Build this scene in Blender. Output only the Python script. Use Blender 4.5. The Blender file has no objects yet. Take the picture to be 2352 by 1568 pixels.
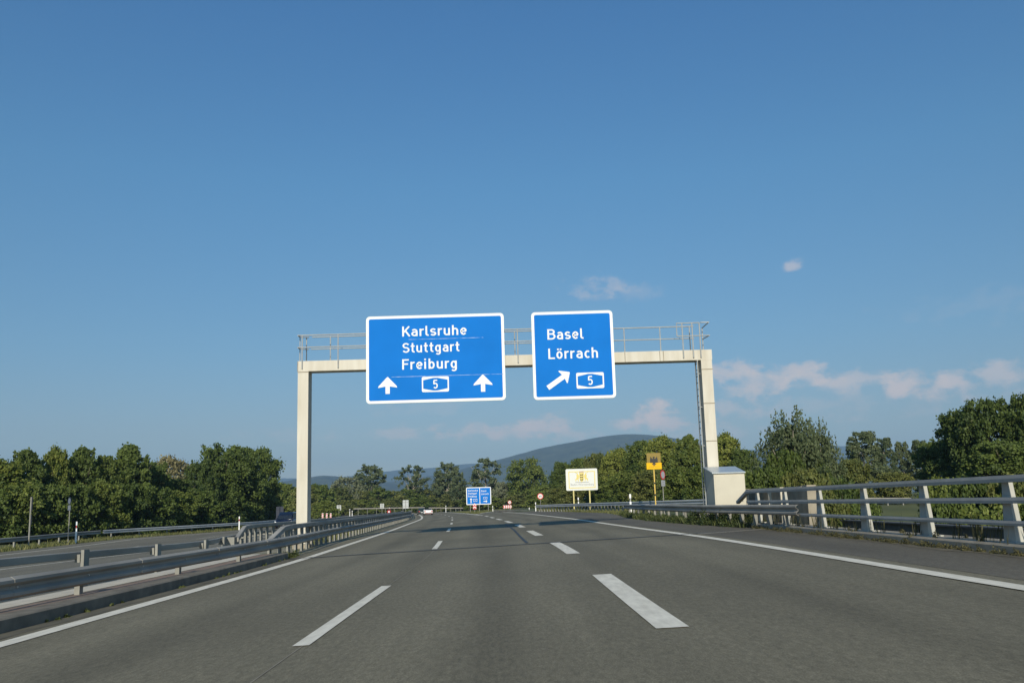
import bpy, math, random
import numpy as np
from mathutils import Vector, Matrix
random.seed(7)
rng = np.random.default_rng(7)
S = bpy.context.scene
COL = S.collection
PI = math.pi

# ------------------------------------------------------------------ camera
FPX, W0, H0 = 1907.0, 2352.0, 1568.0          # focal length in pixels of a 2352 px wide frame
PITCH, ROLL, EYE = math.atan(0.1526), -0.0285, 1.28
SHIFT = 80.0
cam_d = bpy.data.cameras.new('camera')
cam = bpy.data.objects.new('camera', cam_d)
COL.objects.link(cam)
CR = (Matrix.Rotation(PI / 2 + PITCH, 3, 'X') @ Matrix.Rotation(ROLL, 3, 'Z'))
cam.matrix_world = Matrix.Translation((0, 0, EYE)) @ CR.to_4x4()
cam_d.sensor_fit = 'HORIZONTAL'
cam_d.sensor_width = 22.2
cam_d.lens = 22.2 * FPX / W0
cam_d.shift_y = SHIFT / W0
cam_d.clip_start, cam_d.clip_end = 0.1, 30000
S.camera = cam

# ------------------------------------------------------------------ sun, sky, exposure
SUN_EL, SUN_DX = math.radians(24.0), 0.03
sun_d = bpy.data.lights.new('sun', 'SUN')
sun_d.energy, sun_d.angle, sun_d.color = 4.6, math.radians(0.5), (1.0, 0.93, 0.79)
sun = bpy.data.objects.new('sun', sun_d)
COL.objects.link(sun)
sdir = Vector((SUN_DX, 1, -math.tan(SUN_EL))).normalized()
sun.rotation_euler = sdir.to_track_quat('-Z', 'Y').to_euler()
sun.location = (0, -20, 30)
S.view_settings.view_transform = 'Standard'
S.view_settings.look = 'None'
S.view_settings.exposure = 0.0
S.view_settings.gamma = 1.0

def ray(x, y):
    d = CR @ Vector(((x - 1176) / FPX, -(y - 784 - SHIFT) / FPX, -1.0))
    return d / d.y

world = bpy.data.worlds.new('World')
S.world = world
world.use_nodes = True
wn, wl = world.node_tree.nodes, world.node_tree.links
wn.clear()
def wnode(t, **kw):
    n = wn.new(t)
    for k, v in kw.items(): setattr(n, k, v)
    return n
def wmath(op, a, b=None, c=None):
    n = wnode('ShaderNodeMath', operation=op)
    for i, v in enumerate((a, b, c)):
        if v is None: continue
        if isinstance(v, (int, float)): n.inputs[i].default_value = v
        else: wl.new(v, n.inputs[i])
    return n.outputs[0]
sky = wnode('ShaderNodeTexSky', sky_type='NISHITA')
sky.sun_disc = False
sky.sun_elevation = SUN_EL
sky.sun_rotation = math.radians(180)
sky.altitude = 250
sky.air_density, sky.dust_density, sky.ozone_density = 1.0, 0.35, 1.6
skymul = wnode('ShaderNodeVectorMath', operation='MULTIPLY')
skymul.inputs[1].default_value = (0.054, 0.098, 0.120)   # clear late summer blue
wl.new(sky.outputs[0], skymul.inputs[0])
tc = wnode('ShaderNodeTexCoord')
sep = wnode('ShaderNodeSeparateXYZ')
wl.new(tc.outputs['Generated'], sep.inputs[0])
az = wmath('ARCTAN2', sep.outputs[0], sep.outputs[1])
el = wmath('ARCSINE', sep.outputs[2])
noise = wnode('ShaderNodeTexNoise')
noise.inputs['Scale'].default_value = 40
noise.inputs['Detail'].default_value = 7
noise.inputs['Roughness'].default_value = 0.6
nstretch = wnode('ShaderNodeVectorMath', operation='MULTIPLY')
nstretch.inputs[1].default_value = (1, 1, 1.7)
wl.new(tc.outputs['Generated'], nstretch.inputs[0])
wl.new(nstretch.outputs[0], noise.inputs['Vector'])
nz = noise.outputs['Fac']
# clouds of the sky: centre and half size (as azimuth / elevation on the sky), weight
CLOUDS = [(1815, 609, 25, 16, .50), (1378, 660, 85, 28, .30), (1465, 672, 60, 22, .14), (1492, 962, 62, 32, 1.0),
          (1514, 938, 36, 26, .9), (1445, 974, 60, 18, .7), (1540, 972, 46, 20, .7), (1690, 852, 80, 26, .70), (1740, 878, 81, 34, .55),
          (1720, 895, 70, 22, .4), (1830, 852, 78, 30, .66), (1860, 868, 60, 26, .45), (1960, 872, 81, 24, .56), (1925, 886, 60, 20, .4),
          (2084, 884, 50, 36, .85), (2062, 898, 34, 20, .5), (2186, 876, 46, 28, .74), (2218, 886, 48, 18, .46), (2160, 886, 26, 20, .5),
          (2292, 860, 52, 30, .64), (2330, 905, 120, 30, .26), (1690, 940, 90, 42, .36), (1235, 978, 80, 30, .72), (1180, 990, 80, 22, .5),
          (1085, 988, 120, 24, .5), (940, 990, 120, 20, .42), (1320, 996, 110, 22, .46), (660, 1000, 130, 16, .2),
          (1000, 935, 160, 22, .14), (1640, 1000, 240, 40, .3), (1900, 930, 300, 40, .22), (2250, 700, 200, 40, .08)]
mask = None
for (px, py, rx, ry, wgt) in CLOUDS:
    puff = rx < 82
    r = ray(px, py)
    a0 = math.atan2(r.x, r.y); e0 = math.asin(r.z / r.length)
    da = wmath('DIVIDE', wmath('SUBTRACT', az, a0), rx / 1907)
    de = wmath('DIVIDE', wmath('SUBTRACT', el, e0), ry / 1907)
    d2 = wmath('ADD', wmath('MULTIPLY', da, da), wmath('MULTIPLY', de, de))
    f = wmath('SUBTRACT', 1.13 if puff else 1.0, wmath('SQRT', d2))
    f = wmath('ADD', f, wmath('MULTIPLY', wmath('SUBTRACT', nz, 0.5), 2.9 if puff else 4.4))
    n = wnode('ShaderNodeMapRange', interpolation_type='SMOOTHSTEP')
    wl.new(f, n.inputs['Value'])
    n.inputs['From Min'].default_value = 0.0; n.inputs['From Max'].default_value = .95 if puff else 1.15
    n.inputs['To Min'].default_value = 0.0; n.inputs['To Max'].default_value = wgt
    # fade far outside the cloud
    near = wnode('ShaderNodeMapRange', interpolation_type='SMOOTHSTEP')
    wl.new(d2, near.inputs['Value'])
    near.inputs['From Min'].default_value = 3.2; near.inputs['From Max'].default_value = 0.6
    near.inputs['To Min'].default_value = 0.0; near.inputs['To Max'].default_value = 1.0
    v = wmath('MULTIPLY', n.outputs[0], near.outputs[0])
    mask = v if mask is None else wmath('SUBTRACT', wmath('ADD', mask, v), wmath('MULTIPLY', mask, v))
cmix = wnode('ShaderNodeMix', data_type='RGBA')
wl.new(mask, cmix.inputs['Factor'])
# towards the horizon the clear sky pales into dull grey blue
hr_ = wnode('ShaderNodeMapRange'); wl.new(el, hr_.inputs['Value'])
hr_.inputs['From Min'].default_value = 0.0; hr_.inputs['From Max'].default_value = math.radians(40)
hramp = wnode('ShaderNodeValToRGB'); wl.new(hr_.outputs[0], hramp.inputs[0])
he = hramp.color_ramp.elements
he[0].position, he[0].color = 0.0, (1.15, .61, .50, 1)
he[1].position, he[1].color = 1.0, (.84, .97, 1.05, 1)
for p_, c_ in ((.13, (1.13, .66, .56)), (.26, (1.06, .785, .70)), (.54, (1.02, .98, .93)), (.8, (.90, .98, 1.05))):
    e_ = he.new(p_); e_.color = (*c_, 1)
skyh = wnode('ShaderNodeVectorMath', operation='MULTIPLY')
wl.new(skymul.outputs[0], skyh.inputs[0]); wl.new(hramp.outputs[0], skyh.inputs[1])
wl.new(skyh.outputs[0], cmix.inputs[6])
cmix.inputs[7].default_value = (0.74, 0.65, 0.62, 1)
bg = wnode('ShaderNodeBackground')
bg.inputs['Strength'].default_value = 1.0
wl.new(cmix.outputs[2], bg.inputs['Color'])
wo = wnode('ShaderNodeOutputWorld')
wl.new(bg.outputs[0], wo.inputs['Surface'])
S.cycles.max_bounces = 6
S.cycles.volume_bounces = 0
S.cycles.transparent_max_bounces = 8

# ------------------------------------------------------------------ pixels -> places
def zc(X):                                     # the carriageways lean to the left
    return 0.03 * min(max(X, -25.0), 14.0)
def A(x, y, Y):                                # the point seen at pixel x, y that stands at distance Y
    d = ray(x, y)
    return Vector((d.x * Y, Y, EYE + d.z * Y))
def G(x, y, h=0.0):
    d = ray(x, y); t = 50.0
    for _ in range(60):
        t = (h + zc(d.x * t) - EYE) / d.z
        if t < 0 or t > 3000: t = 3000
    return Vector((d.x * t, t, EYE + d.z * t))
def interp(tab):
    xs = np.array([a for a, b in tab], float); ys = np.array([b for a, b in tab], float)
    m = np.gradient(ys, xs)
    def f(x):
        i = int(np.clip(np.searchsorted(xs, x) - 1, 0, len(xs) - 2))
        h = xs[i + 1] - xs[i]; t = (x - xs[i]) / h
        if t < 0: return ys[0] + m[0] * (x - xs[0])
        if t > 1: return ys[-1] + m[-1] * (x - xs[-1])
        return ((2*t**3 - 3*t**2 + 1) * ys[i] + (t**3 - 2*t**2 + t) * h * m[i]
                + (-2*t**3 + 3*t**2) * ys[i+1] + (t**3 - t**2) * h * m[i+1])
    return f
def sstep(a, b, x):
    t = min(max((x - a) / (b - a), 0.0), 1.0)
    return t * t * (3 - 2 * t)
def terrain(X, Y):
    low = sstep(9.2, 15, X) * (1 - sstep(34, 60, Y)) * 3.2
    far = sstep(35, 60, abs(X + 5)) * 0.2
    return zc(X) - low - far * 0

# ------------------------------------------------------------------ materials
MATS = {}
def mat(name, col, rough=0.7, metal=0.0, var=0.0, scale=6.0, bump=0.0, bscale=60.0, spec=0.5, stretch=(1, 1, 1), col2=None, detail=5, coords='Object'):
    if name in MATS: return MATS[name]
    m = bpy.data.materials.new(name); m.use_nodes = True
    nt = m.node_tree; b = nt.nodes['Principled BSDF']
    b.inputs['Roughness'].default_value = rough
    b.inputs['Metallic'].default_value = metal
    b.inputs['Specular IOR Level'].default_value = spec
    b.inputs['Base Color'].default_value = (*col, 1)
    if var or bump or col2:
        tcn = nt.nodes.new('ShaderNodeTexCoord'); mp = nt.nodes.new('ShaderNodeMapping')
        mp.inputs['Scale'].default_value = stretch
        nt.links.new(tcn.outputs[coords], mp.inputs[0])
        n1 = nt.nodes.new('ShaderNodeTexNoise'); n1.inputs['Scale'].default_value = scale; n1.inputs['Detail'].default_value = detail
        nt.links.new(mp.outputs[0], n1.inputs['Vector'])
        cr = nt.nodes.new('ShaderNodeValToRGB')
        a = col2 if col2 else tuple(c * (1 - var) for c in col)
        bb = col if col2 else tuple(min(1, c * (1 + var)) for c in col)
        cr.color_ramp.elements[0].position, cr.color_ramp.elements[1].position = .3, .7
        cr.color_ramp.elements[0].color = (*a, 1); cr.color_ramp.elements[1].color = (*bb, 1)
        nt.links.new(n1.outputs['Fac'], cr.inputs[0]); nt.links.new(cr.outputs[0], b.inputs['Base Color'])
        if bump:
            n2 = nt.nodes.new('ShaderNodeTexNoise'); n2.inputs['Scale'].default_value = bscale; n2.inputs['Detail'].default_value = 3
            nt.links.new(tcn.outputs[coords], n2.inputs['Vector'])
            bp = nt.nodes.new('ShaderNodeBump'); bp.inputs['Strength'].default_value = bump; bp.inputs['Distance'].default_value = .02
            nt.links.new(n2.outputs['Fac'], bp.inputs['Height']); nt.links.new(bp.outputs[0], b.inputs['Normal'])
    MATS[name] = m
    return m

def asphalt(name, c):
    m = bpy.data.materials.new(name); m.use_nodes = True
    nt = m.node_tree; N, L = nt.nodes, nt.links; b = N['Principled BSDF']
    b.inputs['Roughness'].default_value = .85; b.inputs['Specular IOR Level'].default_value = .22
    t = N.new('ShaderNodeTexCoord')
    def nz(scale, st=(1, 1, 1), det=4):
        mp = N.new('ShaderNodeMapping'); mp.inputs['Scale'].default_value = st
        L.new(t.outputs['Object'], mp.inputs[0])
        n = N.new('ShaderNodeTexNoise'); n.inputs['Scale'].default_value = scale; n.inputs['Detail'].default_value = det
        L.new(mp.outputs[0], n.inputs['Vector']); return n.outputs['Fac']
    def mr(src, a, bb, f0=.3, f1=.7):
        r = N.new('ShaderNodeMapRange'); L.new(src, r.inputs[0])
        r.inputs[1].default_value, r.inputs[2].default_value, r.inputs[3].default_value, r.inputs[4].default_value = f0, f1, a, bb
        return r.outputs[0]
    def mul(a, bb):
        r = N.new('ShaderNodeMath'); r.operation = 'MULTIPLY'; L.new(a, r.inputs[0]); L.new(bb, r.inputs[1]); return r.outputs[0]
    at = N.new('ShaderNodeAttribute'); at.attribute_name = 'lane_u'
    lr_ = N.new('ShaderNodeMath'); lr_.operation = 'FRACT'; L.new(at.outputs['Fac'], lr_.inputs[0])
    rp = N.new('ShaderNodeValToRGB'); L.new(lr_.outputs[0], rp.inputs[0])
    for q in ((.12, 1.0), (.24, 1.09), (.36, 1.03), (.5, .87), (.64, 1.03), (.77, 1.09), (.88, 1.0)):
        e_ = rp.color_ramp.elements.new(q[0]); e_.color = (q[1] / 1.2,) * 3 + (1,)
    rp.color_ramp.elements[0].color = rp.color_ramp.elements[-1].color = (.97 / 1.2,) * 3 + (1,)
    tk = mr(rp.outputs[0], 0.0, 1.2, 0.0, 1.0)
    f = mul(mul(tk, mul(mr(nz(.9, (1, .05, 1)), .84, 1.14), mr(nz(.35, (1, .4, 1)), .86, 1.14))), mul(mr(nz(22, (1, .35, 1), 4), .83, 1.2), mr(nz(90, (1, .5, 1), 2), .74, 1.28)))
    cm = N.new('ShaderNodeVectorMath'); cm.operation = 'SCALE'; cm.inputs[0].default_value = c
    L.new(f, cm.inputs['Scale']); L.new(cm.outputs[0], b.inputs['Base Color'])
    bp = N.new('ShaderNodeBump'); bp.inputs['Strength'].default_value = .35; bp.inputs['Distance'].default_value = .01
    L.new(nz(140, (1, 1, 1), 2), bp.inputs['Height']); L.new(bp.outputs[0], b.inputs['Normal'])
    MATS[name] = m
    return m
M_ROAD = asphalt('asphalt', (.170, .151, .102))
M_OPP = asphalt('asphalt_light', (.18, .162, .12))
M_SHOULDER = asphalt('asphalt_shoulder', (.135, .121, .092))
M_PAINT = mat('road_paint', (.82, .765, .63), .75, spec=.2, col2=(.62, .57, .46), scale=5.0, stretch=(2, .5, 1), bump=.15, detail=10)
M_TAR = mat('tar', (.035, .035, .035), .6, var=.2)
M_CONC = mat('concrete', (.30, .26, .195), .85, var=.18, scale=2.5, bump=.2)
M_CONCD = mat('old_concrete', (.17, .15, .115), .9, var=.3, scale=3.0, bump=.3)
M_PALE = mat('pale_concrete', (.56, .50, .39), .85, var=.12, scale=3.0)
M_WALK = mat('brown_paving', (.235, .165, .12), .9, var=.22, scale=3.0, bump=.3)
M_GALV = mat('galvanised_steel', (.31, .29, .25), .65, metal=.0, spec=.25, var=.22, scale=2.2, stretch=(1, .3, 1))
M_GALVL = mat('galvanised_post', (.25, .245, .215), .75, spec=.2, var=.2, scale=3.0)
M_RAILC = mat('railing_steel', (.40, .385, .35), .8, spec=.2, var=.1, scale=3.0)
M_RAILP = mat('railing_post_paint', (.44, .43, .38), .8, spec=.2, var=.1, scale=3.0)
M_CREAM = mat('cream_gantry_paint', (.64, .605, .52), .8, spec=.15, col2=(.52, .475, .385), scale=1.7, stretch=(1.6, 1, .28), detail=10)
M_CAB = mat('cream_cabinet_paint', (.56, .52, .42), .8, spec=.15, var=.05, scale=2.0)
M_CABROOF = mat('cabinet_roof_sheet', (.42, .46, .48), .35, metal=.3, var=.06)
M_STEELTUBE = mat('grey_tube', (.36, .37, .36), .6, metal=.1, var=.1)
M_BLUE = mat('sign_blue', (.012, .168, .56), .85, spec=.04, var=.07, scale=.7, detail=8)
M_WHITE = mat('sign_white', (.80, .80, .77), .8, spec=.05, var=.02)
M_SEAM = mat('sign_seam', (.62, .70, .82), .8, spec=.05, col2=(.02, .18, .56), scale=2.2, stretch=(1.6, 1, 1))
M_BACK = mat('sign_back_grey', (.42, .44, .43), .6, metal=.2, var=.08)
M_BACKD = mat('sign_back_dark', (.012, .018, .036), .6, var=.15)
M_RED = mat('sign_red', (.55, .03, .03), .5, var=.05)
M_BLACK = mat('black_print', (.015, .015, .015), .6, var=.1)
M_YEL = mat('sign_yellow', (.80, .46, .02), .8, spec=.05, var=.05)
M_MUST = mat('dull_mustard', (.24, .165, .02), .6, var=.10)  # darker, duller yellow for the eagle sign's upper plate and lettering
M_YPOST = mat('yellow_post', (.75, .52, .12), .6, var=.12)
M_IVPOST = mat('pale_yellow_post', (.72, .62, .26), .6, var=.1)
M_GOLD = mat('emblem_gold', (.70, .58, .17), .6, var=.1)
M_BOARD = mat('board_white', (.72, .73, .69), .8, spec=.05, var=.03)
M_GREYTXT = mat('grey_print', (.30, .30, .29), .6, var=.1)
M_PLAST = mat('white_plastic', (.82, .82, .80), .5, var=.03)
M_RUBBER = mat('tyre_rubber', (.02, .02, .02), .85, var=.2)
M_GLASS = mat('dark_glass', (.02, .025, .03), .08, spec=.8, var=.1)
M_BOLT = mat('bolt_steel', (.62, .62, .60), .35, metal=.5, var=.05)
M_CHROME = mat('bright_metal', (.6, .6, .6), .25, metal=.9, var=.05)
M_LAMP = mat('lamp_glass', (.85, .85, .85), .15, var=.03)
M_TAIL = mat('tail_lamp', (.5, .02, .02), .25, var=.05)
M_BARK = mat('bark', (.12, .095, .065), .95, var=.35, scale=5, stretch=(1, 1, .3), bump=.4)
M_BARKP = mat('pale_bark', (.33, .29, .22), .95, var=.3, scale=5, stretch=(1, 1, .3))

def foliage(name, c, c2, trans=.25):
    m = bpy.data.materials.new(name); m.use_nodes = True
    nt = m.node_tree; N, L = nt.nodes, nt.links; b = N['Principled BSDF']; out = N['Material Output']
    b.inputs['Roughness'].default_value = .62; b.inputs['Specular IOR Level'].default_value = .3
    at = N.new('ShaderNodeAttribute'); at.attribute_name = 'leaf_tone'
    oi = N.new('ShaderNodeObjectInfo')
    ad = N.new('ShaderNodeMath'); ad.operation = 'MULTIPLY_ADD'; L.new(oi.outputs['Random'], ad.inputs[0]); ad.inputs[1].default_value = .34
    L.new(at.outputs['Fac'], ad.inputs[2])
    cr = N.new('ShaderNodeValToRGB'); cr.color_ramp.elements[0].color = (*c, 1); cr.color_ramp.elements[1].color = (*c2, 1)
    cr.color_ramp.elements[0].position, cr.color_ramp.elements[1].position = .1, 1.1
    L.new(ad.outputs[0], cr.inputs[0]); L.new(cr.outputs[0], b.inputs['Base Color'])
    tr = N.new('ShaderNodeBsdfTranslucent'); L.new(cr.outputs[0], tr.inputs['Color'])
    mx = N.new('ShaderNodeMixShader'); mx.inputs[0].default_value = trans
    L.new(b.outputs[0], mx.inputs[1]); L.new(tr.outputs[0], mx.inputs[2]); L.new(mx.outputs[0], out.inputs['Surface'])
    MATS[name] = m
    return m
F_DARK = foliage('leaves_dark', (.034, .060, .012), (.125, .165, .032))
F_MID = foliage('leaves_mid', (.046, .078, .013), (.185, .215, .042))
F_BRIGHT = foliage('leaves_bright', (.060, .095, .014), (.250, .265, .050))
F_OLIVE = foliage('leaves_olive', (.060, .083, .018), (.195, .200, .052))
F_PALE = foliage('leaves_pale', (.130, .150, .080), (.250, .265, .160))
F_BLUE = foliage('leaves_bluegreen', (.040, .066, .028), (.145, .170, .075))
F_YELL = foliage('leaves_yellow', (.14, .125, .05), (.29, .26, .13))
F_GRASS = foliage('grass_blades', (.060, .085, .020), (.215, .205, .075))
F_KERB = foliage('kerb_leaves', (.045, .050, .018), (.150, .135, .060))
F_WEED = foliage('weed_leaves', (.038, .062, .016), (.130, .145, .045))

def ground_mat():
    m = mat('meadow', (.105, .115, .036), .95, col2=(.055, .07, .02), scale=.35, bump=.6, bscale=9, detail=9)
    return m
M_GROUND = ground_mat()
def hill_mat():
    m = mat('forest_hill', (.072, .085, .040), .95, col2=(.010, .020, .010), scale=.018, bump=.0, detail=10)
    return m
M_HILL = hill_mat()

# ------------------------------------------------------------------ mesh helpers
class MB:
    def __init__(s): s.v = []; s.f = []
    def add(s, vs, fs):
        k = len(s.v); s.v += [tuple(p) for p in vs]; s.f += [tuple(i + k for i in f) for f in fs]; return s
    def box(s, x0, x1, y0, y1, z0, z1):
        vs = [(x, y, z) for z in (z0, z1) for y in (y0, y1) for x in (x0, x1)]
        return s.add(vs, [(0, 2, 3, 1), (4, 5, 7, 6), (0, 1, 5, 4), (2, 6, 7, 3), (0, 4, 6, 2), (1, 3, 7, 5)])
    def prism(s, pts, d):                      # closed outline (list of Vectors), pushed along d
        n = len(pts); d = Vector(d)
        vs = [Vector(p) for p in pts] + [Vector(p) + d for p in pts]
        fs = [tuple(range(n)), tuple(range(2 * n - 1, n - 1, -1))]
        fs += [(i, i + n, (i + 1) % n + n, (i + 1) % n) for i in range(n)]
        return s.add(vs, fs)
    def tube(s, pts, r, n=8, r2=None, cap=True):
        pts = [Vector(p) for p in pts]; m = len(pts); r2 = r if r2 is None else r2
        rings = []; prev = None
        for i, p in enumerate(pts):
            t = (pts[min(i + 1, m - 1)] - pts[max(i - 1, 0)]).normalized()
            if prev is None:
                a = t.orthogonal().normalized()
            else:
                a = (prev - t * prev.dot(t))
                a = a.normalized() if a.length > 1e-6 else t.orthogonal().normalized()
            prev = a; b = t.cross(a); rr = r + (r2 - r) * i / max(1, m - 1)
            rings += [p + (a * math.cos(2 * PI * k / n) + b * math.sin(2 * PI * k / n)) * rr for k in range(n)]
        fs = [(i * n + k, i * n + (k + 1) % n, (i + 1) * n + (k + 1) % n, (i + 1) * n + k) for i in range(m - 1) for k in range(n)]
        if cap: fs += [tuple(range(n - 1, -1, -1)), tuple(range((m - 1) * n, m * n))]
        return s.add(rings, fs)
    def sweep(s, pts, prof, side=1):           # profile (u sideways, v up) along a path; u>0 lies to the right of travel for side=1
        pts = [Vector(p) for p in pts]; m = len(pts); n = len(prof); vs = []
        for i, p in enumerate(pts):
            t = (pts[min(i + 1, m - 1)] - pts[max(i - 1, 0)]); t.z = 0; t.normalize()
            nr = Vector((t.y, -t.x, 0)) * side
            vs += [p + nr * u + Vector((0, 0, v)) for u, v in prof]
        fs = [(i * n + k, (i + 1) * n + k, (i + 1) * n + (k + 1) % n, i * n + (k + 1) % n) for i in range(m - 1) for k in range(n)]
        fs += [tuple(range(n)), tuple(range((m - 1) * n, m * n))[::-1]]
        return s.add(vs, fs)
    def disc(s, c, r, d, n=24):                # disc facing -Y, thickness d
        return s.prism([Vector(c) + Vector((r * math.cos(2 * PI * k / n), 0, r * math.sin(2 * PI * k / n))) for k in range(n)], (0, d, 0))
    def build(s, name, m, parent=None, smooth=False, kind=None):
        me = bpy.data.meshes.new(name)
        off = parent.location if parent is not None and parent.type == 'EMPTY' else Vector((0, 0, 0))
        if parent is not None and parent.type == 'MESH' and parent.parent is not None: off = parent.parent.location
        me.from_pydata([tuple(Vector(p) - off) for p in s.v], [], s.f)
        me.materials.append(m); me.update()
        import bmesh
        bm = bmesh.new(); bm.from_mesh(me); bmesh.ops.recalc_face_normals(bm, faces=bm.faces); bm.to_mesh(me); bm.free()
        if smooth:
            for p in me.polygons: p.use_smooth = True
        o = bpy.data.objects.new(name, me); COL.objects.link(o)
        if parent is not None: o.parent = parent
        if kind: o['kind'] = kind
        return o
def thing(name, loc, label, cat, group=None):
    o = bpy.data.objects.new(name, None); COL.objects.link(o)
    o.location = loc; o.empty_display_size = .3
    o['label'] = label; o['category'] = cat
    if group: o['group'] = group
    return o
def tag(o, label, cat, group=None):
    o['label'] = label; o['category'] = cat
    if group: o['group'] = group
    return o
def copy_thing(src, loc, label, group=None, rotz=None, scale=None):
    r = src.copy(); COL.objects.link(r); r.location = loc; r['label'] = label
    if group: r['group'] = group
    if rotz is not None: r.rotation_euler = (0, 0, rotz)
    if scale is not None: r.scale = scale
    for ch in list(src.children):
        c = ch.copy(); COL.objects.link(c); c.parent = r
        for g in list(ch.children):
            d = g.copy(); COL.objects.link(d); d.parent = c
    return r
def rrect(x0, x1, z0, z1, r, y, n=6):
    pts = []
    for cx, cz, a0 in ((x1 - r, z1 - r, 0), (x0 + r, z1 - r, 90), (x0 + r, z0 + r, 180), (x1 - r, z0 + r, 270)):
        for k in range(n + 1):
            a = math.radians(a0 + 90 * k / n); pts.append(Vector((cx + r * math.cos(a), y, cz + r * math.sin(a))))
    return pts
def sheet(name, rows, m, kind='structure', dz=0.0, fn=zc):   # rows of (x list, y)
    b = MB(); n = len(rows[0][0])
    for xs, y in rows:
        b.v += [(x, y, fn(x) + dz) for x in xs]
    for i in range(len(rows) - 1):
        b.f += [(i * n + k, i * n + k + 1, (i + 1) * n + k + 1, (i + 1) * n + k) for k in range(n - 1)]
    return b.build(name, m, None, kind=kind)

# ------------------------------------------------------------------ the road's lines
LX = interp([(-8, -5.9), (2, -5.92), (10, -6.03), (24, -6.3), (34.5, -6.88), (49, -7.72), (75, -9.55), (104, -11.75), (132, -14.75), (165, -18.8), (205, -24.2), (270, -34.5), (330, -46), (420, -66)])
DL = lambda y: LX(y) + 3.83
DR = lambda y: LX(y) + interp([(0, 7.45), (30, 7.6), (52, 7.85), (80, 7.8), (110, 7.6)])(y)
RX = lambda y: LX(y) + interp([(-8, 11.75), (10, 11.7), (21, 11.68), (40, 11.75), (55, 12.0), (85, 12.3), (116, 12.45), (150, 13.6), (200, 21)])(y)
SX = interp([(-8, 7.95), (26, 7.9), (30, 7.55), (40, 6.85), (49.8, 6.75), (60, 7.3), (70, 7.6), (90, 6.0), (114, 3.7), (150, 3.5), (200, 6)])
REAR = interp([(-8, -10.0), (14, -10.1), (19.2, -10.0), (23.1, -10.0), (27.7, -10.25), (33.5, -11.5), (38, -12.3), (50, -13.0), (65, -13.5), (90, -14.6), (130, -18.4), (165, -22.4), (205, -28.4), (270, -39)])
OPPI = lambda y: min(-9.3, REAR(y) + .5) if y < 26 else REAR(y) - .6
OPPO = interp([(-8, -27), (30, -29.5), (56, -31.4), (71, -33.2), (85, -31), (100, -30.2), (120, -31.5), (150, -37), (205, -47), (270, -58), (420, -95)])
ys = sorted(set([-8 + 2 * i for i in range(18)] + [28 + 3 * i for i in range(60)] + [210 + 8 * i for i in range(26)]))
# ground
gx = sorted(set([-9000, -5000, -2500, -1200, -700, -400, -250, -180, -140, -110, -90, -75, -60, -50, -42] + list(range(-38, 40, 1)) + [45, 50, 60, 75, 90, 120, 160, 220, 300, 450, 800, 1500, 3000, 5000, 9000]))
gy = sorted(set([-600, -200, -80, -40, -20] + list(range(-10, 130, 2)) + list(range(130, 400, 12)) + [450, 550, 700, 1000, 1500, 2500, 4000, 6000, 9000]))
b = MB()
for y in gy:
    for x in gx:
        b.v.append((x, y, terrain(x, y) - .06 + (0.02 * math.sin(x * 3.1 + y * 1.7) if abs(x) < 40 else 0)))
n = len(gx)
for i in range(len(gy) - 1):
    b.f += [(i * n + k, i * n + k + 1, (i + 1) * n + k + 1, (i + 1) * n + k) for k in range(n - 1)]
b.build('ground', M_GROUND, None, smooth=True, kind='structure')
def ramp_edge(y):   # inner edge of the exit ramp beyond the gore
    return interp([(122, -5.8), (153, -4.4), (200, 2)])(y)
rows = []
for y in ys:
    if y > 330: break
    x0 = LX(y) - (1.1 if y < 26 else .75); x1 = SX(y) if y < 124 else LX(y) + 8.3
    rows.append(([x0 + (x1 - x0) * k / 24 for k in range(25)], y))
o = sheet('carriageway', rows, M_ROAD)
at = o.data.attributes.new('lane_u', 'FLOAT', 'POINT')
at.data.foreach_set('value', [float((v.co.x - LX(v.co.y)) / 3.78) + 4 for v in o.data.vertices])
rows = []
for y in [120 + 3 * i for i in range(28)]:
    x0 = ramp_edge(y) - .5; x1 = RX(y) + 1.5
    rows.append(([x0 + (x1 - x0) * k / 4 for k in range(5)], y))
sheet('exit_ramp', rows, M_ROAD, dz=-.008)
rows = []
for y in ys:
    if y > 400: break
    x1, x0 = OPPI(y), OPPO(y)
    xs = [x0 + (x1 - x0) * k / 6 for k in range(7)]
    if xs[0] < -25 < xs[-1]:
        j = min(range(1, 6), key=lambda k: abs(xs[k] + 25)); xs[j] = -25
    rows.append((xs, y))
sheet('opposite_carriageway', rows, M_OPP, dz=-.006)
rows = []
for y in [-8 + 2 * i for i in range(18)]:
    rows.append(([RX(y) + .45, (RX(y) + SX(y)) / 2, SX(y)], y))
for y in [28 + 3 * i for i in range(30)]:
    rows.append(([RX(y) + .45, (RX(y) + SX(y)) / 2, SX(y)], y))
sheet('hard_shoulder', rows, M_SHOULDER, dz=.004)

mk = MB()
def stripe(f, y0, y1, w, step=2.0, dz=.009):
    n = max(1, int((y1 - y0) / step)); vs = []
    for i in range(n + 1):
        y = y0 + (y1 - y0) * i / n; x = f(y)
        vs += [(x - w / 2, y, zc(x - w / 2) + dz), (x + w / 2, y, zc(x + w / 2) + dz)]
    mk.add(vs, [(2 * i, 2 * i + 1, 2 * i + 3, 2 * i + 2) for i in range(n)])
stripe(LX, -6, 300, .29, 3)
mk.build('left_edge_line', M_PAINT, None, kind='structure'); mk = MB()
for k in range(-1, 16):
    stripe(DL, 8.55 + 18 * k, 14.65 + 18 * k, .17, 2)
mk.build('lane_dashes', M_PAINT, None, kind='structure'); mk = MB()
for k in range(-1, 9):
    stripe(DR, 8.3 + 12 * k, 14.4 + 12 * k, .32, 2)
mk.build('exit_lane_dashes', M_PAINT, None, kind='structure'); mk = MB()
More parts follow.
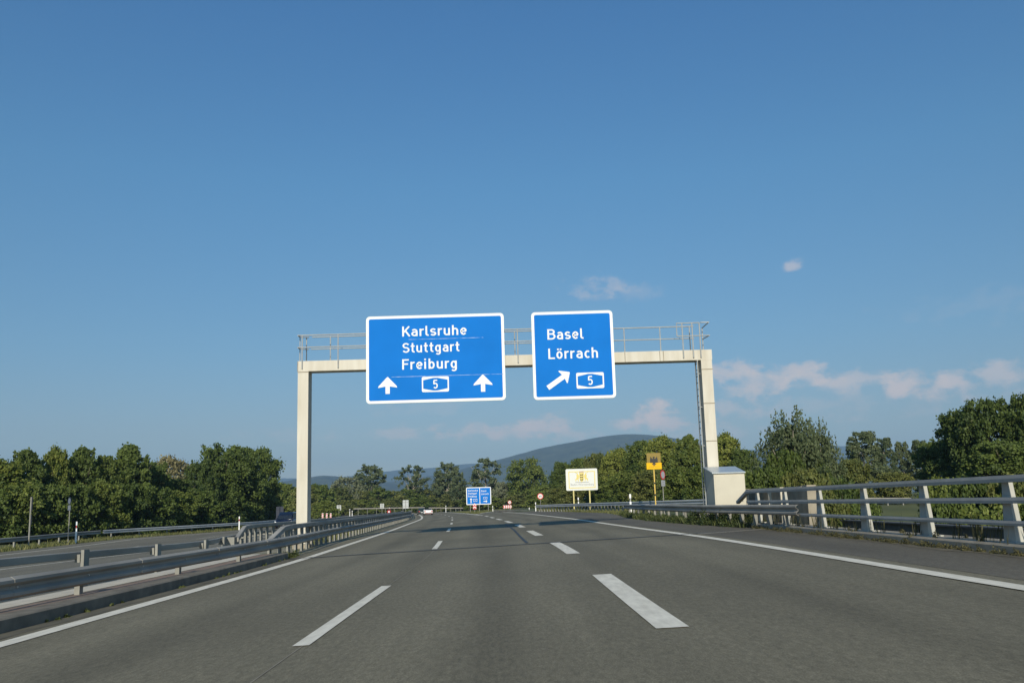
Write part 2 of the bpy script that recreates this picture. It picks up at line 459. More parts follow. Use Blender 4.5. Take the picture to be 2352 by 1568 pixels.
stripe(RX, -6, 175, .27, 3, dz=.013)
mk.build('right_edge_line', M_PAINT, None, kind='structure'); mk = MB()
stripe(lambda y: LX(y) + interp([(106, 7.55), (122, 7.55), (150, 7.6), (300, 7.8)])(y), 108, 300, .34, 4)
stripe(lambda y: ramp_edge(y), 122, 180, .34, 4, dz=.012)
mk.build('gore_lines', M_PAINT, None, kind='structure'); mk = MB()
stripe(lambda y: OPPI(y) - interp([(0, 8.0), (30, 7.2), (40, 4.4), (60, 3.0), (100, 2.0), (300, 2)])(y), 4, 300, .2, 3, dz=.006)
stripe(lambda y: OPPO(y) + 2.2, 10, 300, .2, 3, dz=.006)
mk.build('opposite_edge_lines', M_PAINT, None, kind='structure'); mk = MB()
for k in range(14):
    stripe(lambda y: OPPI(y) * .45 + OPPO(y) * .55, 10 + 18 * k, 16 + 18 * k, .16, 2, dz=.006)
mk.build('opposite_lane_dashes', M_PAINT, None, kind='structure'); mk = MB()
# bridge joint across the road and tar seams
def cross(y0, y1, x0, x1, w, dz, m, name):
    b = MB(); n = 14; vs = []
    for i in range(n + 1):
        x = x0 + (x1 - x0) * i / n; y = y0 + (y1 - y0) * i / n + .03 * math.sin(x * 2.3)
        vs += [(x, y - w / 2, zc(x) + dz), (x, y + w / 2, zc(x) + dz)]
    b.add(vs, [(2 * i, 2 * i + 2, 2 * i + 3, 2 * i + 1) for i in range(n)])
    return b.build(name, m, None, kind='structure')
cross(25.7, 26.6, -7.0, 7.9, .22, .014, M_TAR, 'expansion_joint')
cross(25.95, 26.85, -6.4, -2.5, .06, .018, M_CONC, 'joint_edge')
cross(26.1, 26.82, 5.6, 7.9, .09, .018, M_PALE, 'joint_cover')
cross(25.86, 26.58, 5.6, 7.9, .07, .018, M_PALE, 'joint_cover_front')
b = MB(); pts = [(G(1161, 1202)), (G(1180, 1216)), (G(1196, 1233)), (G(1211, 1247))]
vs = []
for p in pts: vs += [(p.x - .05, p.y, zc(p.x) + .011), (p.x + .05, p.y, zc(p.x) + .011)]
b.add(vs, [(2 * i, 2 * i + 1, 2 * i + 3, 2 * i + 2) for i in range(3)]); b.build('tar_seam', M_TAR, None, kind='structure')
mk = MB(); stripe(lambda y: DL(y) + .02, -6, 26, .010, 2, dz=.005)
mk.build('lane_joint', M_CONC, None, kind='structure')

# kerbs and decks of the bridge
KX = interp([(-8, -6.66), (11, -6.68), (18, -6.75), (25.9, -7.0)])
b = MB(); prof = [(0, -.3), (0, .17), (-.03, .19), (-.34, .19), (-.34, -.3)]
b.sweep([(KX(y), y, zc(KX(y))) for y in (-8, -2, 3, 8, 12, 16, 20, 23, 25.9)], prof)
b.build('median_kerb', M_CONCD, None, kind='structure')
b = MB(); b.sweep([(KX(y) - .345, y, zc(KX(y) - .345)) for y in (-8, -2, 3, 8, 12, 16, 20, 23, 25.9)], [(0, -.3), (0, .188), (-.46, .188 - .014), (-.46, -.3)])
b.build('median_walkway', M_WALK, None, kind='structure')
b = MB(); ks = (-8, -2, 3, 8, 12, 16, 20, 23, 25.9)
b.sweep([(KX(y) - .808, y, zc(KX(y) - .808)) for y in ks], [(0, -.3), (0, .20), (-.30, .20), (-.30, -.3)])
b.sweep([(KX(y) - 1.113, y, zc(KX(y) - 1.113)) for y in ks], [(0, -.3), (0, .185), (-.42, .175), (-.42, -.3)])
b.build('median_strip', M_PALE, None, kind='structure')
M_DIRT = mat('gutter_dirt', (.150, .130, .085), .95, col2=(.075, .068, .045), scale=4, stretch=(1, .4, 1), bump=.3, detail=8)
rows = [([KX(y) + .005, KX(y) + .16, min(KX(y) + .34 + .05 * math.sin(y * 2.1), LX(y) - .16)], y) for y in [-8 + .5 * i for i in range(68)]]
sheet('gutter', rows, M_DIRT, dz=.005)
rows = [([7.925 - .30 - .08 * math.sin(y * 1.7) - .05 * math.sin(y * 4.3), 7.925 - .12, 7.925], y) for y in [-8 + .5 * i for i in range(76)]]
sheet('gutter', rows, M_DIRT, dz=.009)
b = MB(); b.sweep([(7.93, y, zc(7.93)) for y in (-8, 0, 8, 16, 22, 30.2)], [(0, -.4), (0, .13), (.03, .16), (.78, .16), (.78, -.4)])
b.build('bridge_kerb', M_CONC, None, kind='structure')

rows = []
for y in [26.0 + 4 * i for i in range(44)]:
    a_, c_ = REAR(y) - .2, LX(y) - .77
    rows.append(([a_, (a_ + c_) / 2, c_], y))
sheet('median', rows, mat('median_gravel', (.27, .235, .175), .95, col2=(.13, .135, .06), scale=.8, bump=.4, bscale=30, detail=8), dz=-.012)
# ------------------------------------------------------------------ guard rails
WP = [(0, -.155), (.022, -.155), (.081, -.115), (.081, -.07), (.015, -.02), (.015, .02), (.081, .07), (.081, .115), (.022, .155), (0, .155),
      (0, .147), (.018, .147), (.074, .11), (.074, .073), (.008, .024), (.008, -.024), (.074, -.073), (.074, -.11), (.018, -.147), (0, -.147)]
BOXP = [(-.07, -.08), (.07, -.08), (.085, -.065), (.085, .065), (.07, .08), (-.07, .08), (-.085, .065), (-.085, -.065)]
def path(f, y0, y1, h, step=2.0):
    n = max(1, int(round((y1 - y0) / step)))
    return [(f(y0 + (y1 - y0) * i / n), y0 + (y1 - y0) * i / n, zc(f(y0 + (y1 - y0) * i / n)) + (h(y0 + (y1 - y0) * i / n) if callable(h) else h)) for i in range(n + 1)]
def post(parent, x, y, z0, z1, wx=.045, wy=.12, m=None, sp=None):
    b = MB()                                    # C shaped steel post, open to the far side
    t = .012
    b.box(x - wx, x + wx, y - wy / 2, y - wy / 2 + t, z0, z1)
    b.box(x - wx, x - wx + t, y - wy / 2 + t + .001, y + wy / 2, z0, z1)
    b.box(x + wx - t, x + wx, y - wy / 2 + t + .001, y + wy / 2, z0, z1)
    o = b.build('post', m or M_GALVL, parent)
    if sp:
        c = MB(); c.box(*sp); c.build('spacer', M_GALVL, o)
    return o
def bolts(parent, f, ylist, h, side, n=1):
    b = MB()
    for y in ylist:
        x = f(y); z = zc(x) + h
        b.disc((x, y, z), .02, .01, 8)
    return b
# the rail on the left of the carriageway
FA = lambda y: interp([(-8, -7.35), (12, -7.33), (24.6, -7.24), (30, -7.5), (35, -7.98), (50, -8.95), (73, -10.6), (104, -13.0), (132, -16.1), (165, -20.2), (205, -25.8), (250, -33)])(y)
ra = thing('guardrail', (FA(14), 14, zc(-7.3)), 'long grey guard rail beside the left lane with a raised box beam', 'guard rail', 'guard rails along the motorway')
b = MB(); b.sweep(path(FA, -4, 200, .50, 2.0), WP); b.build('w_beam', M_GALV, ra)
for yj in [4.4 + 4 * i for i in range(10)]:
    b = MB(); b.sweep([(FA(y) + .004, y, zc(FA(y)) + .50) for y in (yj - .16, yj, yj + .16)], [(u + .003, v * 1.015) for u, v in WP]); b.build('splice', M_GALV, ra)
for yb in [8.4, 12.4, 14.4, 16.4, 18.4, 20.4, 22.3, 24.4, 26.4] + [27.7 + 1.333 * i for i in range(12)]:
    b = MB(); x = FA(yb) + .016; z = zc(FA(yb)) + .50
    b.prism([(x, yb + .016 * math.cos(PI * k / 4), z + .016 * math.sin(PI * k / 4)) for k in range(8)], (.022, 0, 0)); b.build('bolt', M_BOLT, ra)
BA = lambda y: FA(y) - .42
bx = MB(); pp = path(BA, 29.2, 200, .92, 2.0)
pp = [(BA(26.2), 26.2, zc(BA(26.2)) + .50), (BA(28.2), 28.2, zc(BA(28.2)) + .88)] + pp
bx.sweep(pp, BOXP); bx.build('box_beam', M_GALV, ra)
for y in (2.4, 6.4, 10.4, 14.4, 18.4, 22.3):
    x = FA(y) - .13
    post(ra, x, y, zc(x) + .05, zc(x) + .62, sp=(x + .06, x + .125, y - .09, y + .09, zc(x) + .42, zc(x) + .58))
y = 26.4; k = 0
while y < 198 and k < 84:
    x = BA(y)
    post(ra, x, y, zc(x) - .1, zc(x) + (.84 if y > 29 else .5), wx=.035, wy=.24, sp=(x + .071, x + .41, y - .05, y + .05, zc(x) + .47, zc(x) + .53))
    y += 1.333 if y < 90 else (2.0 if y < 130 else 4.0); k += 1
# the rail behind it, seen from its back
HB = interp([(-8, .64), (14, .66), (19, .62), (23, .56), (28, .5), (34, .5), (60, .5)])
rb = thing('guardrail', (REAR(20), 20, zc(-10)), 'grey guard rail on the far side of the median, seen from its back', 'guard rail', 'guard rails along the motorway')
b = MB(); b.sweep(path(REAR, -2, 200, lambda y: HB(y) + .075, 2.0), [(u * .7, v) for u, v in BOXP]); b.build('lower_beam', M_GALV, rb)
BB = lambda y: REAR(y) + .42
pp = [(BB(33.2), 33.2, zc(BB(33.2)) + .50), (BB(35.6), 35.6, zc(BB(35.6)) + .92)] + path(BB, 37, 200, .94, 2.0)
b = MB(); b.sweep(pp, BOXP); b.build('box_beam', M_GALV, rb)
for y in (3.2, 7.2, 11.2, 15.2, 19.2, 23.1, 27.2, 31):
    x = REAR(y) + .2
    post(rb, x, y, zc(x) - .05, zc(x) + HB(y) + .19, wx=.035, wy=.24, sp=(x - .19, x - .075, y - .08, y + .08, zc(x) + HB(y) - .09, zc(x) + HB(y) + .09))
y = 33.4; k = 0
while y < 198 and k < 80:
    x = BB(y)
    post(rb, x, y, zc(x) - .1, zc(x) + (.86 if y > 35.6 else .5), wx=.035, wy=.24, sp=(x - .41, x - .071, y - .05, y + .05, zc(x) + .47, zc(x) + .53))
    y += 1.333 if y < 90 else (2.0 if y < 130 else 4.0); k += 1
b = MB(); x = REAR(33.2); b.box(x - .05, x + .44, 32.9, 33.25, zc(x) + .2, zc(x) + .62)
b.build('end_plate', M_GALVL, rb)
# far left, along the outer edge of the opposite carriageway
FD = interp([(20, -30.4), (35, -31.4), (56, -33.0), (70.3, -35.0), (71.3, -34.95), (86, -32.3), (98, -30.6), (112, -31.6), (125, -33.5), (150, -38.5), (205, -48.5)])
M_GALVSUN = mat('sunlit_galvanised_steel', (.46, .47, .46), .6, spec=.3, var=.12, scale=2.2, stretch=(1, .3, 1))  # lighter copy of the rail steel, sunlight on these rails put into the colour
for y0_, y1_, m_, lab in ((22, 70.8, M_GALV, 'dark guard rail on the far left, in front of the two grey poles'), (71.2, 200, M_GALVSUN, 'bright guard rail below the dark end of the left hedge')):
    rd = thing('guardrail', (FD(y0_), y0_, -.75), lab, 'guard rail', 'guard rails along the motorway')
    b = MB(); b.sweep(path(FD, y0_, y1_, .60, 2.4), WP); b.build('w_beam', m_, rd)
    y = y0_ + 1.5
    while y < y1_ - .3:
        post(rd, FD(y) - .1, y, zc(FD(y)) - .1, zc(FD(y)) + .70, wx=.05, wy=.12)
        y += 4
# right hand rail that runs up to the bridge railing
FE = interp([(23.6, 8.0), (28, 7.78), (33.5, 7.42), (40, 7.36), (50, 7.34), (58, 7.35)])
re_ = thing('guardrail', (FE(40), 40, zc(7.5)), 'grey guard rail among tall weeds on the right shoulder, ending at the bridge railing', 'guard rail', 'guard rails along the motorway')
b = MB(); b.sweep(path(FE, 23.8, 57, .62, 1.4), WP, side=-1); b.build('w_beam', M_GALV, re_)
b = MB(); b.sweep(path(lambda y: FE(y) + .22, 35, 52, .60, 2.0), [(u * .8, v * .9) for u, v in BOXP]); b.build('rear_beam', M_GALV, re_)
y = 25.2
while y < 57:
    post(re_, FE(y) + .12, y, zc(FE(y)) - .1, zc(FE(y)) + .72, wx=.06, wy=.12)
    y += 1.333 if y < 36 else 2.0
# right hand rail in front of the sign with the coat of arms
FF = interp([(44, 12.0), (50, 11.2), (56, 10.4), (68, 9.0), (85, 7.2), (100, 5.0), (112, 2.7)])
rf = thing('guardrail', (FF(70), 70, zc(8)), 'pale curved guard rail under the white sign with the coat of arms', 'guard rail', 'guard rails along the motorway')
b = MB(); b.sweep(path(FF, 44, 112, .70, 2.0), WP, side=-1); b.build('w_beam', M_GALVSUN, rf)
y = 46.0
while y < 112:
    post(rf, FF(y) + .1, y, zc(FF(y)) - .1, zc(FF(y)) + .80, wx=.07, wy=.12)
    y += 4 if y < 70 else 1.5
# far rails
def far_rail(pts, h, label, step=4.0, ends=True):
    f = interp(pts); y0, y1 = pts[0][0], pts[-1][0]
    o = thing('guardrail', (f(y0), y0, zc(f(y0))), label, 'guard rail', 'guard rails along the motorway')
    b = MB(); b.sweep(path(f, y0, y1, h, 3.0), WP, side=-1); b.build('w_beam', M_GALV, o)
    y = y0 + .5
    while y < y1:
        post(o, f(y) + .1, y, zc(f(y)) - .1, zc(f(y)) + h + .1, wx=.07, wy=.12); y += step
    return o
def px_rail(p0, p1, Y0, Y1, h, label, n=8, lift=0):
    a, c = A(*p0, Y0), A(*p1, Y1)
    o = thing('guardrail', (a.x, a.y, zc(a.x)), label, 'guard rail', 'guard rails along the motorway')
    m = [a.lerp(c, t / 6) for t in range(7)]
    b = MB(); b.sweep([(p.x, p.y, p.z - .155) for p in m], WP, side=1); b.build('w_beam', M_GALV, o)
    for i in range(n):
        p = a.lerp(c, (i + .5) / n); post(o, p.x, p.y + .1, terrain(p.x, p.y) - .2, p.z - .06, wx=.04, wy=.1)
    return o
px_rail((1133, 1170.5), (1222, 1171), 128, 150, .75, 'dark guard rail at the mouth of the exit ramp below the chevron board', 10)
px_rail((985, 1164.5), (1064, 1165), 232, 225, .75, 'distant guard rail behind the white car, ending at the blue board', 7)
px_rail((812, 1166.5), (975, 1163.5), 225, 235, .75, 'distant guard rail behind the motorcycle, along the far wood', 8)
lr = px_rail((1986, 1142.5), (2092, 1142.5), 60, 60, .7, 'bright guard rail on the grass bank seen through the bridge railing', 3)

# ------------------------------------------------------------------ bridge railing on the right
RXB = 8.16
rl = thing('bridge_railing', (RXB, 14, zc(8) + .16), 'grey bridge railing of three rails on slanted posts along the right kerb', 'railing')
zb = zc(8.1) + .16
for h0, h1, nm in ((1.045, .115, 'top_rail'), (.695, .10, 'middle_rail'), (.325, .08, 'lower_rail')):
    b = MB(); hw = .06
    y1 = 29.2 if nm != 'lower_rail' else 28.9
    z0, z1 = zb + h0 - h1 / 2, zb + h0 + h1 / 2
    prof = [(-hw, -h1 / 2), (hw, -h1 / 2), (hw + .01, 0), (hw, h1 / 2), (-hw, h1 / 2), (-hw - .01, 0)]
    pts = [(RXB - .07, y, zb + h0) for y in (-6, 2, 10, 18, 26)] + [(RXB - .07, y1, zb + h0)]
    if nm == 'top_rail': pts += [(RXB - .07, 30.6, zb + .68)]
    b.sweep(pts, prof); b.build(nm, M_RAILC, rl)
for y in [13.95 + 2.9 * k for k in range(-6, 6)]:
    b = MB()
    zt = zb + .985
    lo = [(RXB - .005, y - .11, zb), (RXB + .145, y - .11, zb), (RXB + .145, y + .24, zb), (RXB - .005, y + .24, zb)]
    hi = [(RXB - .005, y - .06, zt), (RXB + .075, y - .06, zt), (RXB + .075, y + .14, zt), (RXB - .005, y + .12, zt)]
    b.add(lo + hi, [(0, 1, 2, 3), (4, 7, 6, 5), (0, 4, 5, 1), (1, 5, 6, 2), (2, 6, 7, 3), (3, 7, 4, 0)])
    b.box(RXB - .06, RXB + .24, y - .2, y + .3, zb - .005, zb + .02)
    b.build('post', M_RAILP, rl)
b = MB(); b.box(10.5, 10.7, -6, 27.2, -.9, .42); b.box(10.42, 10.78, -6, 27.2, .42, .46)
tag(b.build('parapet_wall', mat('dark_concrete', (.085, .085, .085), .9, var=.2), None), 'low dark parapet wall beyond the bridge railing', 'wall')
ww = thing('wing_wall', (9.5, 31, zc(9.5)), 'concrete wing wall with end piers behind the left end of the bridge railing', 'wall')
b = MB(); b.box(9.56, 9.78, 27.9, 35.2, -1.0, 1.50); b.build('panel', M_CONC, ww)
b = MB(); b.box(9.50, 9.84, 27.9, 35.2, 1.503, 1.57); b.build('coping', M_PALE, ww)
for y in (27.4, 35.23):
    b = MB(); b.box(9.52, 9.82, y, y + .48, -1.0, 1.6); b.build('pier', M_CONC, ww)
hr = thing('handrail', (9.0, 30, zc(9)), 'short white handrail of four posts in front of the wing wall', 'railing')
b = MB(); b.box(9.02, 9.14, 28.6, 33.0, 1.50, 1.56); b.build('top_rail', M_PALE, hr)
b = MB(); b.box(9.05, 9.11, 28.7, 32.9, .56, .60); b.build('lower_rail', M_GALVL, hr)
for y in (28.65, 30.0, 31.5, 32.9):
    b = MB(); b.box(9.03, 9.13, y - .04, y + .04, .15, 1.497); b.build('post', M_PALE, hr)

# ------------------------------------------------------------------ stroke lettering after road sign letters
def arc(cx, cy, rx, ry, a0, a1, n=14):
    return [(cx + rx * math.cos(math.radians(a0 + (a1 - a0) * i / n)), cy + ry * math.sin(math.radians(a0 + (a1 - a0) * i / n))) for i in range(n + 1)]
GL = {
 'K': (.62, [[(.07, 0), (.07, 1)], [(.07, .36), (.54, 1)], [(.235, .585), (.57, 0)]]),
 'B': (.66, [[(.07, 0), (.07, 1)], [(.0, .93), (.32, .93)] + arc(.32, .735, .20, .195, 90, -90)[1:] + [(.1, .54)], [(.0, .07), (.33, .07)] + arc(.33, .305, .235, .235, -90, 90)[1:] + [(.1, .54)]]),
 'L': (.54, [[(.07, 1), (.07, 0)], [(.0, .07), (.50, .07)]]),
 'F': (.57, [[(.07, 0), (.07, 1)], [(.0, .93), (.52, .93)], [(.08, .53), (.46, .53)]]),
 'S': (.62, [arc(.29, .72, .22, .21, 22, 90, 6) + arc(.29, .72, .22, .21, 90, 270)[1:] + arc(.29, .29, .23, .22, 90, -90)[1:] + arc(.29, .29, .23, .22, -90, -158, 6)[1:]]),
 'a': (.56, [[(.42, 0), (.42, .46)] + arc(.25, .46, .17, .2, 0, 150)[1:], [(.42, .41), (.24, .41)] + arc(.24, .24, .165, .17, 90, 270)[1:] + [(.30, .07), (.42, .16)]]),
 'r': (.38, [[(.07, 0), (.07, .73)], arc(.27, .44, .2, .22, 180, 72)]),
 'l': (.30, [[(.07, 1), (.07, .2)] + arc(.21, .2, .14, .13, 180, 270, 6)[1:] + [(.25, .07)]]),
 's': (.50, [arc(.22, .515, .16, .15, 25, 90, 5) + arc(.22, .515, .16, .15, 90, 270)[1:] + arc(.22, .218, .17, .148, 90, -90)[1:] + arc(.22, .218, .17, .148, -90, -155, 5)[1:]]),
 'u': (.56, [[(.07, .73), (.07, .26)] + arc(.24, .26, .17, .19, 180, 360)[1:], [(.41, .73), (.41, 0)]]),
 'h': (.56, [[(.07, 0), (.07, 1)], arc(.24, .46, .17, .2, 180, 0) + [(.41, 0)]]),
 'e': (.55, [[(.07, .37), (.43, .37)] + arc(.25, .365, .18, .295, 0, 318, 20)[1:]]),
 't': (.40, [[(.15, .97), (.15, .2)] + arc(.29, .2, .14, .13, 180, 270, 6)[1:] + [(.33, .07)], [(.0, .66), (.33, .66)]]),
 'g': (.56, [arc(.24, .365, .17, .295, 0, 360, 24), [(.41, .73), (.41, -.06)] + arc(.25, -.06, .16, .16, 0, -150)[1:]]),
 'i': (.26, [[(.07, 0), (.07, .73)], [(.07, .86), (.07, 1.0)]]),
 'b': (.56, [[(.07, 0), (.07, 1)], arc(.24, .365, .17, .295, 180, 540, 24)]),
 'ö': (.55, [arc(.24, .365, .17, .295, 0, 360, 24), [(.135, .83), (.135, .97)], [(.345, .83), (.345, .97)]]),
 'c': (.48, [arc(.24, .365, .17, .295, 48, 312, 20)]),
 '5': (.56, [[(.48, .93), (.10, .93)], [(.115, .93), (.10, .50)] , arc(.27, .33, .20, .26, 142, -142, 22)]),
 '0': (.58, [arc(.28, .5, .2, .43, 0, 360, 28)]),
 '6': (.58, [arc(.28, .29, .2, .22, 0, 360, 24), [(.10, .36), (.36, .98)]]),
}
def ribbon(b, pts, w, tf, d):
    pts = [Vector((p[0], p[1])) for p in pts]
    P = [pts[0]]
    for p in pts[1:]:
        if (p - P[-1]).length > 1e-4: P.append(p)
    m = len(P); closed = (P[0] - P[-1]).length < 1e-3 and m > 4
    vs = []
    for i, p in enumerate(P):
        if closed: t = (P[(i + 1) % (m - 1)] - P[(i - 1) % (m - 1)])
        else: t = P[min(i + 1, m - 1)] - P[max(i - 1, 0)]
        t.normalize(); nr = Vector((-t.y, t.x))
        k = 1.0
        if 0 < i < m - 1:
            t1 = (P[i] - P[i - 1]).normalized(); c = max(.5, t.dot(t1)); k = 1 / c
        vs += [tf(p + nr * w / 2 * k, d), tf(p - nr * w / 2 * k, d)]
    b.add(vs, [(2 * i, 2 * i + 1, 2 * i + 3, 2 * i + 2) for i in range(m - 1)])
def word(parent, s, x0, z0, cap, width, y, m=None, sw=.135, slope=0.0, name='lettering'):
    adv = sum(GL[c][0] + .075 for c in s) - .075
    sx = width / (adv * cap) if width else 1.0
    b = MB(); cx = 0; k = 0
    for c in s:
        a, strokes = GL[c]
        for st in strokes:
            def tf(p, d, cx=cx): return (x0 + (cx + p.x) * cap * sx, y - d, z0 + p.y * cap + slope * (cx + p.x) * cap)
            ribbon(b, st, sw, tf, .004 + .0015 * (k % 5)); k += 1
        cx += a + .075
    return b.build(name, m or M_WHITE, parent)
def shield(parent, x0, x1, z0, z1, y, digit=True):
    b = MB(); b.prism(rrect(x0, x1, z0, z1, (z1 - z0) * .09, y - .006, 4), (0, .006, 0)); o = b.build('route_shield', M_WHITE, parent)
    w, h = x1 - x0, z1 - z0; e = h * .085; cx = (x0 + x1) / 2
    pts = [(x0 + e, z0 + h * .22), (cx - w * .08, z0 + e), (cx + w * .08, z0 + e), (x1 - e, z0 + h * .22), (x1 - e, z1 - h * .22), (cx + w * .08, z1 - e), (cx - w * .08, z1 - e), (x0 + e, z1 - h * .22)]
    b = MB(); b.prism([(px, y - .010, pz) for px, pz in pts], (0, .003, 0)); b.build('shield_face', M_BLUE, o)
    d = word(o, '5', cx - h * .155, z0 + h * .21, h * .58, 0, y - .0105, name='digit')
    return o
def arrow_up(parent, cx, z0, z1, wh, ws, y, ang=0.0):
    H = z1 - z0; hh = wh * .56
    pts = [(-ws / 2, 0), (ws / 2, 0), (ws / 2, H - hh * .90), (wh / 2, H - hh * 1.02), (wh / 2 - .01, H - hh * .88), (0.015, H), (-.015, H), (-wh / 2 + .01, H - hh * .88), (-wh / 2, H - hh * 1.02), (-ws / 2, H - hh * .90)]
    c, s = math.cos(ang), math.sin(ang); P = []
    for px, pz in pts:
        qz = pz - H / 2; P.append((cx + px * c - qz * s, y - .006, z0 + H / 2 + px * s + qz * c))
    b = MB(); b.prism(P, (0, .005, 0)); return b.build('arrow', M_WHITE, parent)

# ------------------------------------------------------------------ the gantry
GY = 34.0
ga = thing('sign_gantry', (-8.62, GY, zc(-8.6)), 'cream sign gantry with railed walkway spanning the carriageway', 'gantry')
bz0, bz1 = 6.93, 7.36
xl, xr = -8.90, 8.33
b = MB(); b.box(xl, xr, GY, GY + .62, bz0, bz1); b.build('beam', M_CREAM, ga)
b = MB(); b.box(xl + .02, xl + .46, GY + .004, GY + .60, -.6, bz0 - .002); b.build('post', M_CREAM, ga)
for px_ in (xl + .24, xr - .245):
    b = MB(); b.box(px_ - .34, px_ + .34, GY - .12, GY + .72, -.8, zc(px_) + .14); b.build('footing', M_CONC, ga)
    b = MB(); b.box(px_ - .29, px_ + .29, GY - .07, GY + .67, zc(px_) + .142, zc(px_) + .17); b.build('base_plate', M_GALVL, ga)
b = MB(); b.box(xr - .47, xr - .02, GY + .004, GY + .60, -.2, bz0 - .002); b.build('post', M_CREAM, ga)
b = MB()
for x0, x1, zz in ((xr - .48, xr - .01, 6.52), (xr - .48, xr - .01, 5.1), (xr - .48, xr - .01, 3.55), (xl + .01, xl + .47, 6.88)):
    b.box(x0, x1, GY - .006, GY + .004, zz, zz + .035)
for xx in (-8.9, 4.7, 6.15, 6.3): b.box(xx, xx + .03, GY - .008, GY + .0, bz0 + .01, bz1 - .01)
b.build('joint_plate', M_CONC, ga)
zt, zm = 8.44, 7.93
def rail(y, xs, x0, x1, name, front=True, top=zt, mid=zm):
    b = MB()
    b.tube([(x0, y, top), (x1, y, top)], .026); b.tube([(x0, y, mid), (x1, y, mid)], .024)
    for x in xs: b.tube([(x, y, bz1 - (.33 if front else 0)), (x, y, top)], .024)
    return b.build(name, M_STEELTUBE, ga)
rail(GY - .045, [A(694.6, 800, GY).x, A(777, 800, GY).x, A(850, 800, GY).x - .0, -4.2, -2.4, -.9, A(1189, 790, GY).x, 1.4], -8.88, 1.6, 'front_railing')
zt2, zm2 = 8.50, 7.98
b = MB()
b.tube([(-8.45, GY + .66, zt2), (7.78, GY + .66, zt2)], .026); b.tube([(-8.5, GY + .66, zm2), (7.78, GY + .66, zm2)], .024)
for px in (704, 759): b.tube([(A(px, 800, GY + .66).x, GY + .66, bz1), (A(px, 800, GY + .66).x, GY + .66, zt2)], .024)
for xx in (-5.8, -3.9, -2.0, A(1182.5, 790, GY + .66).x, 2.4, A(1434, 780, GY + .66).x, A(1516.5, 780, GY + .66).x, 7.6):
    b.tube([(xx, GY + .66, bz1), (xx, GY + .66, zt2)], .024)
b.build('rear_railing', M_STEELTUBE, ga)
b = MB()
for z1_, z2_ in ((zt, zt2), (zm, zm2)): b.tube([(-8.88, GY - .045, z1_), (-8.88, GY + .3, z1_), (-8.6, GY + .66, z2_)], .026)
b.tube([(-8.88, GY + .3, bz1), (-8.88, GY + .3, zt)], .02); b.build('end_rail', M_STEELTUBE, ga)
b = MB(); zq = 8.50
gx_ = lambda px: A(px, 780, GY).x
b.tube([(gx_(1555), GY - .045, zm + .02), (gx_(1555), GY - .045, zq), (gx_(1607), GY - .045, zq)], .024)
b.tube([(gx_(1555), GY - .045, zm + .02), (gx_(1629), GY - .045, zm + .02)], .024)
for px in (1567.7, 1590.6, 1607.5): b.tube([(gx_(px), GY - .045, bz1 - .33), (gx_(px), GY - .045, zq)], .026)
b.tube([(gx_(1610), GY - .045, zq + .01), (gx_(1629.6), GY - .045, zq + .01), (gx_(1622), GY + .62, zq - .1), (gx_(1622), GY + .62, bz1)], .026)
b.tube([(gx_(1629.6), GY - .045, zm + .02), (gx_(1622), GY + .62, zm)], .024)
b.build('hatch_railing', M_STEELTUBE, ga)
b = MB(); xs_ = xr - .62
b.tube([(xs_, GY + .02, .3), (xs_, GY + .02, bz0)], .025); b.tube([(xs_ , GY + .42, .3), (xs_, GY + .42, bz0)], .025)
for i in range(24): b.tube([(xs_, GY + .02, .6 + i * .27), (xs_, GY + .42, .6 + i * .27)], .016, 6)
for z in (1.6, 3.4, 5.0, 6.4): b.tube([(xs_, GY + .3, z), (xr - .47, GY + .3, z)], .02, 6)
b.build('ladder', M_STEELTUBE, ga)

SY = 33.72
def big_sign(name, x0, x1, z0, z1, label):
    o = thing(name, ((x0 + x1) / 2, SY, z0), label, 'road sign', 'overhead direction signs')
    b = MB(); b.prism(rrect(x0, x1, z0, z1, .16, SY), (0, .07, 0)); b.build('border', M_WHITE, o)
    w = .115
    b = MB(); b.prism(rrect(x0 + w, x1 - w, z0 + w, z1 - w, .07, SY - .004), (0, .003, 0)); b.build('face', M_BLUE, o)
    b = MB()
    for t in (.15, .5, .85):
        xx = x0 + (x1 - x0) * t; b.box(xx - .05, xx + .05, SY + .072, GY - .002, z0 + .3, z1 - .3)
    b.build('mounting_rail', M_GALVL, o)
    return o
sl = big_sign('direction_sign', -5.995, -.275, 5.455, 9.10, 'wide blue sign reading Karlsruhe Stuttgart Freiburg with two upward arrows')
def Z6(x, y): return A((740 + x / 4.2) / 1.102, (760 + y / 4.2) / 1.102, SY)
def Z7(x, y): return A((1260 + x / 3.92) / 1.102, (760 + y / 3.92) / 1.102, SY)
yf = SY - .004
for s, p0, p1, ct in (('Karlsruhe', (1168, 382), (1862, 362), 110), ('Stuttgart', (1172, 555), (1785, 543), 107), ('Freiburg', (1168, 733), (1760, 722), 112)):
    a, c = Z6(*p0), Z6(*p1)
    word(sl, s, a.x, a.z - .01, ct / 4.2 / 1.102 / FPX * SY, c.x - a.x, yf)
for (tip, base) in (((1013, 815), (1013, 993)), ((2025, 788), (2028, 970))):
    a, c = Z6(*tip), Z6(*base); arrow_up(sl, (a.x + c.x) / 2, c.z, a.z, .775, .175, yf)
a, c = Z6(1378, 978), Z6(1663, 810); shield(sl, a.x, c.x, a.z + .01, c.z + .02, yf)
for zz, xa, xb in ((Z6(1400, 412).z, Z6(1230, 0).x, Z6(2020, 0).x), (Z6(1400, 805).z, Z6(1050, 0).x, Z6(2225, 0).x)):
    b = MB(); b.box(xa, xb, yf - .0035, yf - .001, zz - .007, zz + .007); b.build('panel_seam', M_SEAM, sl)
sr = big_sign('direction_sign', .865, 4.24, 5.42, 9.085, 'narrower blue sign reading Basel Lörrach with one slanted arrow')
